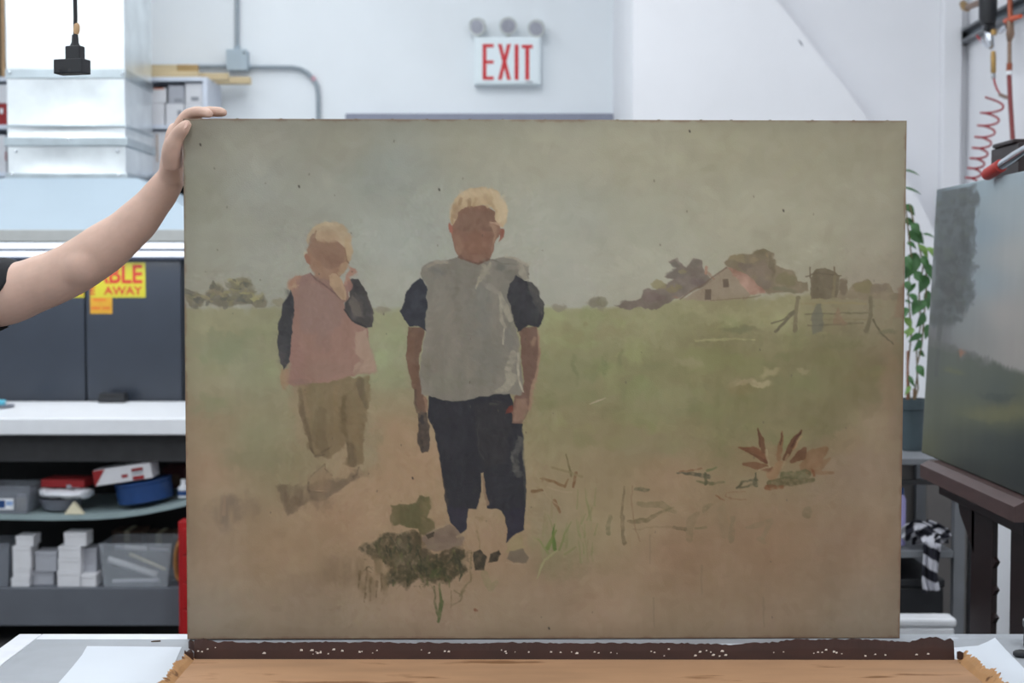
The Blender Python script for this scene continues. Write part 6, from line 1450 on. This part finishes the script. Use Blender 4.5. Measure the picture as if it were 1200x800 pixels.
# arm joints: photo survey, with depth
K_ = lambda px, py, Y: P(px, py, Y)
kk = 1 / 618.0
sho = Vector((SX + .185, SY - .02, 1.455))
arm = [sho, K_(-40, 356, 2.84), K_(6, 346, 2.80), K_(46, 332, 2.785), K_(81, 317, 2.775), K_(118, 293.5, 2.765), K_(155, 264.5, 2.755), K_(184, 232, 2.747), K_(202, 206, 2.738)]
armr = [.066, 40 * kk, 36.5 * kk, 33 * kk, 31.5 * kk, 30.5 * kk, 25.5 * kk, 20.5 * kk, (18.5 * kk, 16 * kk)]
body = MB()
limb(body, arm, armr, round_end=False)
limb(body, [K_(74, 322, 2.765), K_(96, 312, 2.752), K_(122, 292, 2.750)], [20 * kk, 24 * kk, 18 * kk])
limb(body, [K_(66, 330, 2.79), K_(84, 329, 2.79)], [22 * kk, 16 * kk])
# palm: a thick slab that lies against the left edge of the canvas, its width running in depth
limb(body, [K_(199, 212, 2.735), K_(201, 196, 2.728), K_(202, 178, 2.722), K_(203.5, 163, 2.72), K_(205, 153, 2.724)], [(15.5 * kk, .026), (13.5 * kk, .034), (11.5 * kk, .038), (9 * kk, .036), (6.5 * kk, .030)], flat=(0, 1, 0))
# thumb, laid on the front face at the corner
limb(body, [K_(202.5, 194, 2.686), K_(201.5, 181, 2.670), K_(202.8, 170, 2.657), K_(208.6, 158, 2.648), K_(214.4, 151, 2.6405), K_(218.4, 146.2, 2.6405)], [12.5 * kk, 12.0 * kk, 10.4 * kk, 8.6 * kk, 7.8 * kk, 6.2 * kk], seg=16)
# fingers over the top edge and behind
limb(body, [K_(206, 162, 2.692), K_(211, 146, 2.692), K_(219, 135.0, 2.690), K_(230, 131.0, 2.683), K_(239.5, 131.6, 2.670), K_(245, 133.4, 2.659)], [8.0 * kk, 7.4 * kk, 6.9 * kk, 6.5 * kk, 6.3 * kk, 5.2 * kk], seg=14)
limb(body, [K_(207, 162, 2.716), K_(214, 145, 2.716), K_(226, 134.0, 2.712), K_(242, 131.0, 2.702), K_(255, 131.0, 2.694), K_(261.5, 132.0, 2.689)], [8.0 * kk, 7.4 * kk, 7.0 * kk, 6.6 * kk, 6.3 * kk, 5.2 * kk], seg=14)
limb(body, [K_(208, 166, 2.738), K_(217, 152, 2.742), K_(232, 146, 2.738), K_(246, 148, 2.722), K_(252, 153, 2.712)], [7.0 * kk, 6.3 * kk, 5.8 * kk, 5.2 * kk, 4.4 * kk], seg=14)
limb(body, [K_(208, 176, 2.752), K_(217, 166, 2.760), K_(229, 162, 2.754), K_(239, 164, 2.738), K_(243, 168, 2.728)], [6.0 * kk, 5.4 * kk, 4.9 * kk, 4.5 * kk, 3.8 * kk], seg=14)
# the rest of the body stands outside the view
other = [Vector((SX - .185, SY, 1.43)), Vector((SX - .235, SY + .01, 1.28)), Vector((SX - .25, SY + .01, 1.12)), Vector((SX - .25, SY - .03, .98)), Vector((SX - .245, SY - .06, .86))]
limb(body, other, [.058, .050, .043, .038, .028], round_end=False)
limb(body, [Vector((SX - .245, SY - .058, .88)), Vector((SX - .243, SY - .07, .82)), Vector((SX - .24, SY - .075, .77))], [(.022, .034), (.018, .042), (.012, .036)], flat=(0, 1, 0))
for k, (dy, L) in enumerate([(-.028, .07), (-.010, .078), (.009, .073), (.026, .058)]):
    b0 = Vector((SX - .24, SY - .076 + dy, .775)); limb(body, [b0, b0 + Vector((.006, 0, -L * .5)), b0 + Vector((.020, 0, -L))], [.0088, .0082, .0066], seg=12)
limb(body, [Vector((SX - .24, SY - .095, .83)), Vector((SX - .225, SY - .122, .79)), Vector((SX - .215, SY - .128, .755))], [.013, .010, .0078], seg=12)
limb(body, [Vector((SX, SY, .92)), Vector((SX, SY, 1.02)), Vector((SX, SY, 1.16)), Vector((SX, SY, 1.30)), Vector((SX, SY, 1.41)), Vector((SX, SY + .01, 1.48))], [(.165, .11), (.15, .10), (.152, .105), (.172, .115), (.175, .10), (.09, .06)], flat=(0, 1, 0), seg=28, round_end=False)
limb(body, [Vector((SX, SY + .012, 1.44)), Vector((SX, SY + .006, 1.52)), Vector((SX, SY - .004, 1.58))], [.064, .056, .056], round_end=False)
for s in (-1, 1):
    limb(body, [Vector((SX + s * .085, SY, .95)), Vector((SX + s * .10, SY - .005, .75)), Vector((SX + s * .105, SY - .01, .50)), Vector((SX + s * .105, SY + .01, .34)), Vector((SX + s * .105, SY + .02, .10))], [.098, .086, .060, .056, .040], round_end=False)
    limb(body, [Vector((SX + s * .107, SY + .05, .045)), Vector((SX + s * .109, SY - .04, .05)), Vector((SX + s * .115, SY - .15, .035))], [(.036, .04), (.042, .038), (.036, .026)], flat=(0, 0, 1))
# head turned towards the painting (to the right of the picture), with face
hc = Vector((SX + .005, SY - .02, 1.685)); ang = math.radians(35)
fw = Vector((math.sin(ang), -math.cos(ang), -.06)).normalized(); rt = Vector((math.cos(ang), math.sin(ang), 0)); up_ = Vector((0, 0, 1))
def Hd(a, b, c): return hc + rt * a + fw * b + up_ * c
limb(body, [Hd(0, .03, -.135), Hd(0, .028, -.11), Hd(0, .02, -.07), Hd(0, .006, -.01), Hd(0, -.006, .05), Hd(0, -.01, .095), Hd(0, -.01, .115)], [(.030, .034), (.050, .058), (.064, .080), (.073, .094), (.074, .097), (.058, .076), (.034, .046)], flat=tuple(fw), seg=26)
limb(body, [Hd(0, .088, .025), Hd(0, .106, -.005), Hd(0, .118, -.028)], [.010, .012, .013], seg=12); limb(body, [Hd(-.014, .100, -.032), Hd(.014, .100, -.032)], [.010, .010], seg=10)
limb(body, [Hd(-.020, .083, -.062), Hd(0, .094, -.061), Hd(.020, .083, -.062)], [.006, .0085, .006], seg=10); limb(body, [Hd(-.018, .081, -.075), Hd(0, .091, -.075), Hd(.018, .081, -.075)], [.006, .009, .006], seg=10)
limb(body, [Hd(-.05, .078, .030), Hd(-.02, .092, .032)], [.009, .010], seg=10); limb(body, [Hd(.05, .078, .030), Hd(.02, .092, .032)], [.009, .010], seg=10)
for s in (-1, 1):
    limb(body, [Hd(s * .074, -.012, .022), Hd(s * .082, -.020, .0), Hd(s * .075, -.006, -.032)], [(.006, .015), (.007, .017), (.005, .009)], flat=tuple(fw), seg=12)
fuse(body, 'body', m_skin, per, .0031, 7)
for s in (-1, 1):
    e = MB().lathe(Hd(s * .031, .080, .010), [(.001, .0125), (.008, .010), (.0125, 0), (.008, -.01), (.001, -.0125)], 16, axis=fw).build('eye', m_white, per, True)
    MB().lathe(Hd(s * .031, .0928, .010), [(.0055, -.001), (.004, .0006)], 14, axis=fw).build('iris', m_oldwood, e)
# thumb nail
n0 = K_(216.4, 147.0, 2.6300)
ta = (K_(218, 146, 2.6455) - K_(211, 155, 2.6495)).normalized(); nv = (Vector((-.45, -.9, .15))).normalized(); ns = ta.cross(nv).normalized(); nv = ns.cross(ta)
nb = [n0 + ta * (.0075 * math.cos(a)) + ns * (.0052 * math.sin(a)) for a in [i * 2 * math.pi / 16 for i in range(16)]]
MB().prism(nb, nv * -.004).build('thumbnail', m_nail, per)
# clothes follow the body
sh = MB()
limb(sh, [Vector((SX, SY, .84)), Vector((SX, SY, 1.02)), Vector((SX, SY, 1.16)), Vector((SX, SY, 1.30)), Vector((SX, SY, 1.41)), Vector((SX, SY + .01, 1.485))], [(.205, .150), (.172, .124), (.168, .122), (.188, .130), (.190, .114), (.105, .074)], flat=(0, 1, 0), seg=30, round_end=False)
limb(sh, [sho + Vector((-.06, 0, -.02)), sho, K_(-42, 356, 2.84), K_(-14, 348, 2.806), K_(2, 343, 2.80), K_(12, 350, 2.797)], [.08, .079, 46 * kk, 44 * kk, 43.5 * kk, 42.5 * kk], round_end=False, seg=24)
limb(sh, [Vector((SX - .13, SY, 1.41)), Vector((SX - .19, SY, 1.425)), Vector((SX - .237, SY + .01, 1.28)), Vector((SX - .245, SY + .01, 1.20))], [.075, .072, .064, .062], round_end=False, seg=20)
fuse(sh, 'shirt', m_shirt, per, .005, 3)
tr_ = MB()
limb(tr_, [Vector((SX, SY, .97)), Vector((SX, SY, .84))], [(.150, .100), (.178, .122)], flat=(0, 1, 0), seg=24, round_end=False)
for s in (-1, 1):
    limb(tr_, [Vector((SX + s * .088, SY, .95)), Vector((SX + s * .10, SY - .005, .75)), Vector((SX + s * .105, SY - .01, .50)), Vector((SX + s * .105, SY + .01, .34)), Vector((SX + s * .105, SY + .02, .06))], [.108, .100, .076, .074, .068], round_end=False)
fuse(tr_, 'trousers', m_jeans, per, .007, 3)
for s in (-1, 1):
    f = MB()
    limb(f, [Vector((SX + s * .107, SY + .055, .045)), Vector((SX + s * .109, SY - .04, .048)), Vector((SX + s * .115, SY - .165, .034))], [(.044, .045), (.05, .047), (.044, .034)], flat=(0, 0, 1))
    o = fuse(f, 'shoe', m_shoe, per, .005, 2)
    for v in o.data.vertices: v.co.z = max(v.co.z, 0.0)
hm = MB()
limb(hm, [Hd(0, -.032, -.075), Hd(0, -.030, -.02), Hd(0, -.020, .05), Hd(0, -.012, .095), Hd(0, -.010, .112)], [(.066, .070), (.079, .082), (.084, .094), (.070, .084), (.052, .064)], flat=tuple(fw), seg=26)
limb(hm, [Hd(-.055, .050, .075), Hd(0, .070, .098), Hd(.055, .050, .075)], [.024, .026, .024], seg=14)
fuse(hm, 'hair', m_hair, per, .005, 2)
